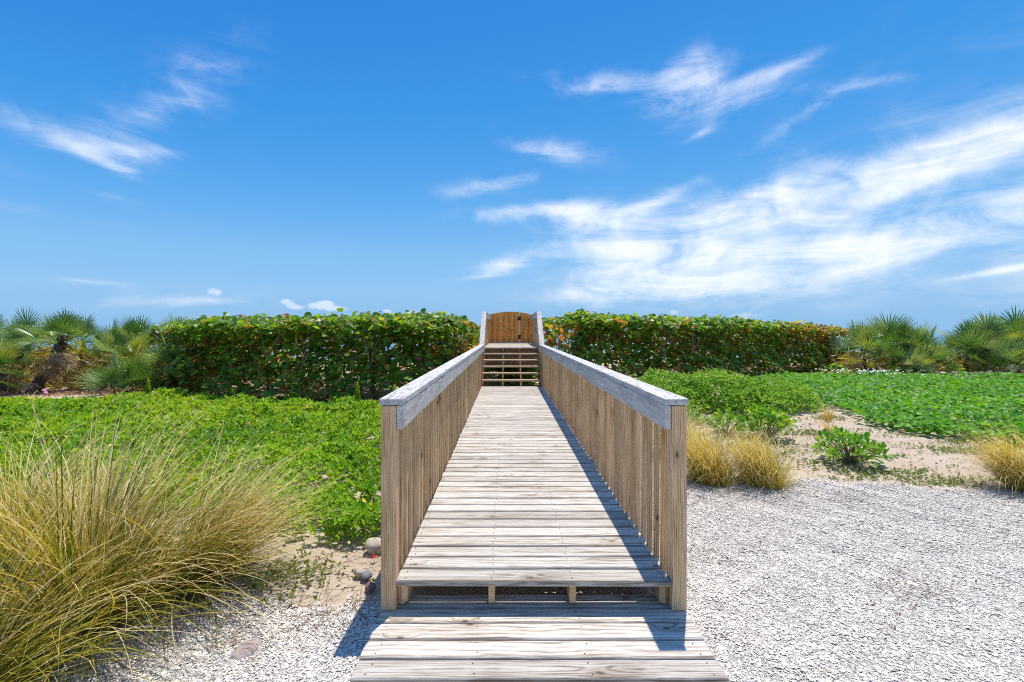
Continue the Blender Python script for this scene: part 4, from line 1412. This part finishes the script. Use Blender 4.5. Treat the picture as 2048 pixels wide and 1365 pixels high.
# small creeping plant on the sand under the leaning clump
x = rng.normal(-1.45, .2, 170)
y = rng.normal(3.1, .13, 170)
o = sprigs(np.stack([x, y, ground_z(x, y) + .02 + rng.random(170) * .05], -1), None, 6, np.full(170, .026), LEAF, 'weed', 'weeds', lambda p_: rng.beta(3, 2, len(p_)), (10, 60))
tag(o, 'small green creeping weeds under the leaning grass clump', kind='stuff')

# dry grass tuft on the sand
tf = empty('dry_tuft', (5.9, 8.35, 0), 'dead brown grass tuft with one tall bent stalk on the right sand', 'grass tuft')
blade_obj('dry_blades', [blades(60, .05, .28, (14, 8), (15, 10), None, 3.14, .006, 5, lambda k: rng.uniform(.6, .78, k)), blades(4, .02, .65, (22, 5), (60, 10), 2.8, .3, .005, 8, lambda k: rng.uniform(.8, 1, k))], 'grass', tf)
tf = empty('dry_tuft', (5.4, 7.6, 0), 'small spiky grey brown dead tuft on the right sand', 'grass tuft')
blade_obj('dry_blades', [blades(40, .03, .22, (40, 14), (8, 6), None, 3.14, .010, 4, lambda k: rng.uniform(.62, .85, k))], 'grass', tf)

# feathery upright weeds by the left railing
for (wx, wy, hh, lb) in ((-3.05, 9.3, .62, 'feathery upright green weed in front of the left hedge'), (-2.3, 9.3, .55, 'second feathery green weed, just left of the railing post'), (-8.35, 10.6, .55, 'leafy upright weed in front of the bushy palmetto and hedge end')):
    b_ = empty('upright_weed', (wx, wy, 0), lb, 'weed')
    v, f = tube([(0, 0, -.02), (.01, 0, hh * .5), (.03, 0, hh)], [.008, .006, .002], 5)
    link('stem', np_mesh('stem', v, f), M['weed'], b_, (wx, wy, 0))
    n = 260
    zz = rng.random(n) * hh * .95 + .05
    a = rng.uniform(0, 6.283, n)
    P = np.stack([.02 * zz / hh + .015 * np.cos(a), .015 * np.sin(a), zz], -1)
    d = np.stack([np.cos(a), np.sin(a), np.full(n, .8)], -1)
    q = link('foliage', scatter_mesh('foliage', LEAF, P, frames(np.stack([-np.cos(a), -np.sin(a), np.full(n, .9)], -1), unit(d)), .10 * (1.25 - zz / hh), rng.beta(2, 2, n)), M['cover'], b_, (wx, wy, 0))
    q['kind'] = 'stuff'

# white, yellow and pink small flowers of the ground covers
x, y = rng.normal(12.3, .9, 130), rng.normal(15.2, .4, 130)
flat_stuff('white_flowers', 'patch of small white flowers at the far edge of the beach vine', np.stack([x, y, ground_z(x, y) + .28 + rng.random(130) * .08], -1), .06, STAR, 'whiteflower', .5)
x, y = area_points(LEFT_POLY, 70, .7, 3.0, 2)
flat_stuff('yellow_flowers', 'tiny yellow flowers dotted in the left ground cover', np.stack([x, y, ground_z(x, y) + .24], -1), .04, STAR, 'yellowflower', .4)
x, y = np.concatenate([rng.normal(17.5, 1.5, 60), rng.normal(-11.5, 1, 12)]), np.concatenate([rng.normal(16.1, .25, 60), rng.normal(11.6, .4, 12)])
flat_stuff('pink_flowers', 'tiny pink flowers on the sand below the palmettos', np.stack([x, y, ground_z(x, y) + .15], -1), .075, STAR, 'pinkflower', .5)
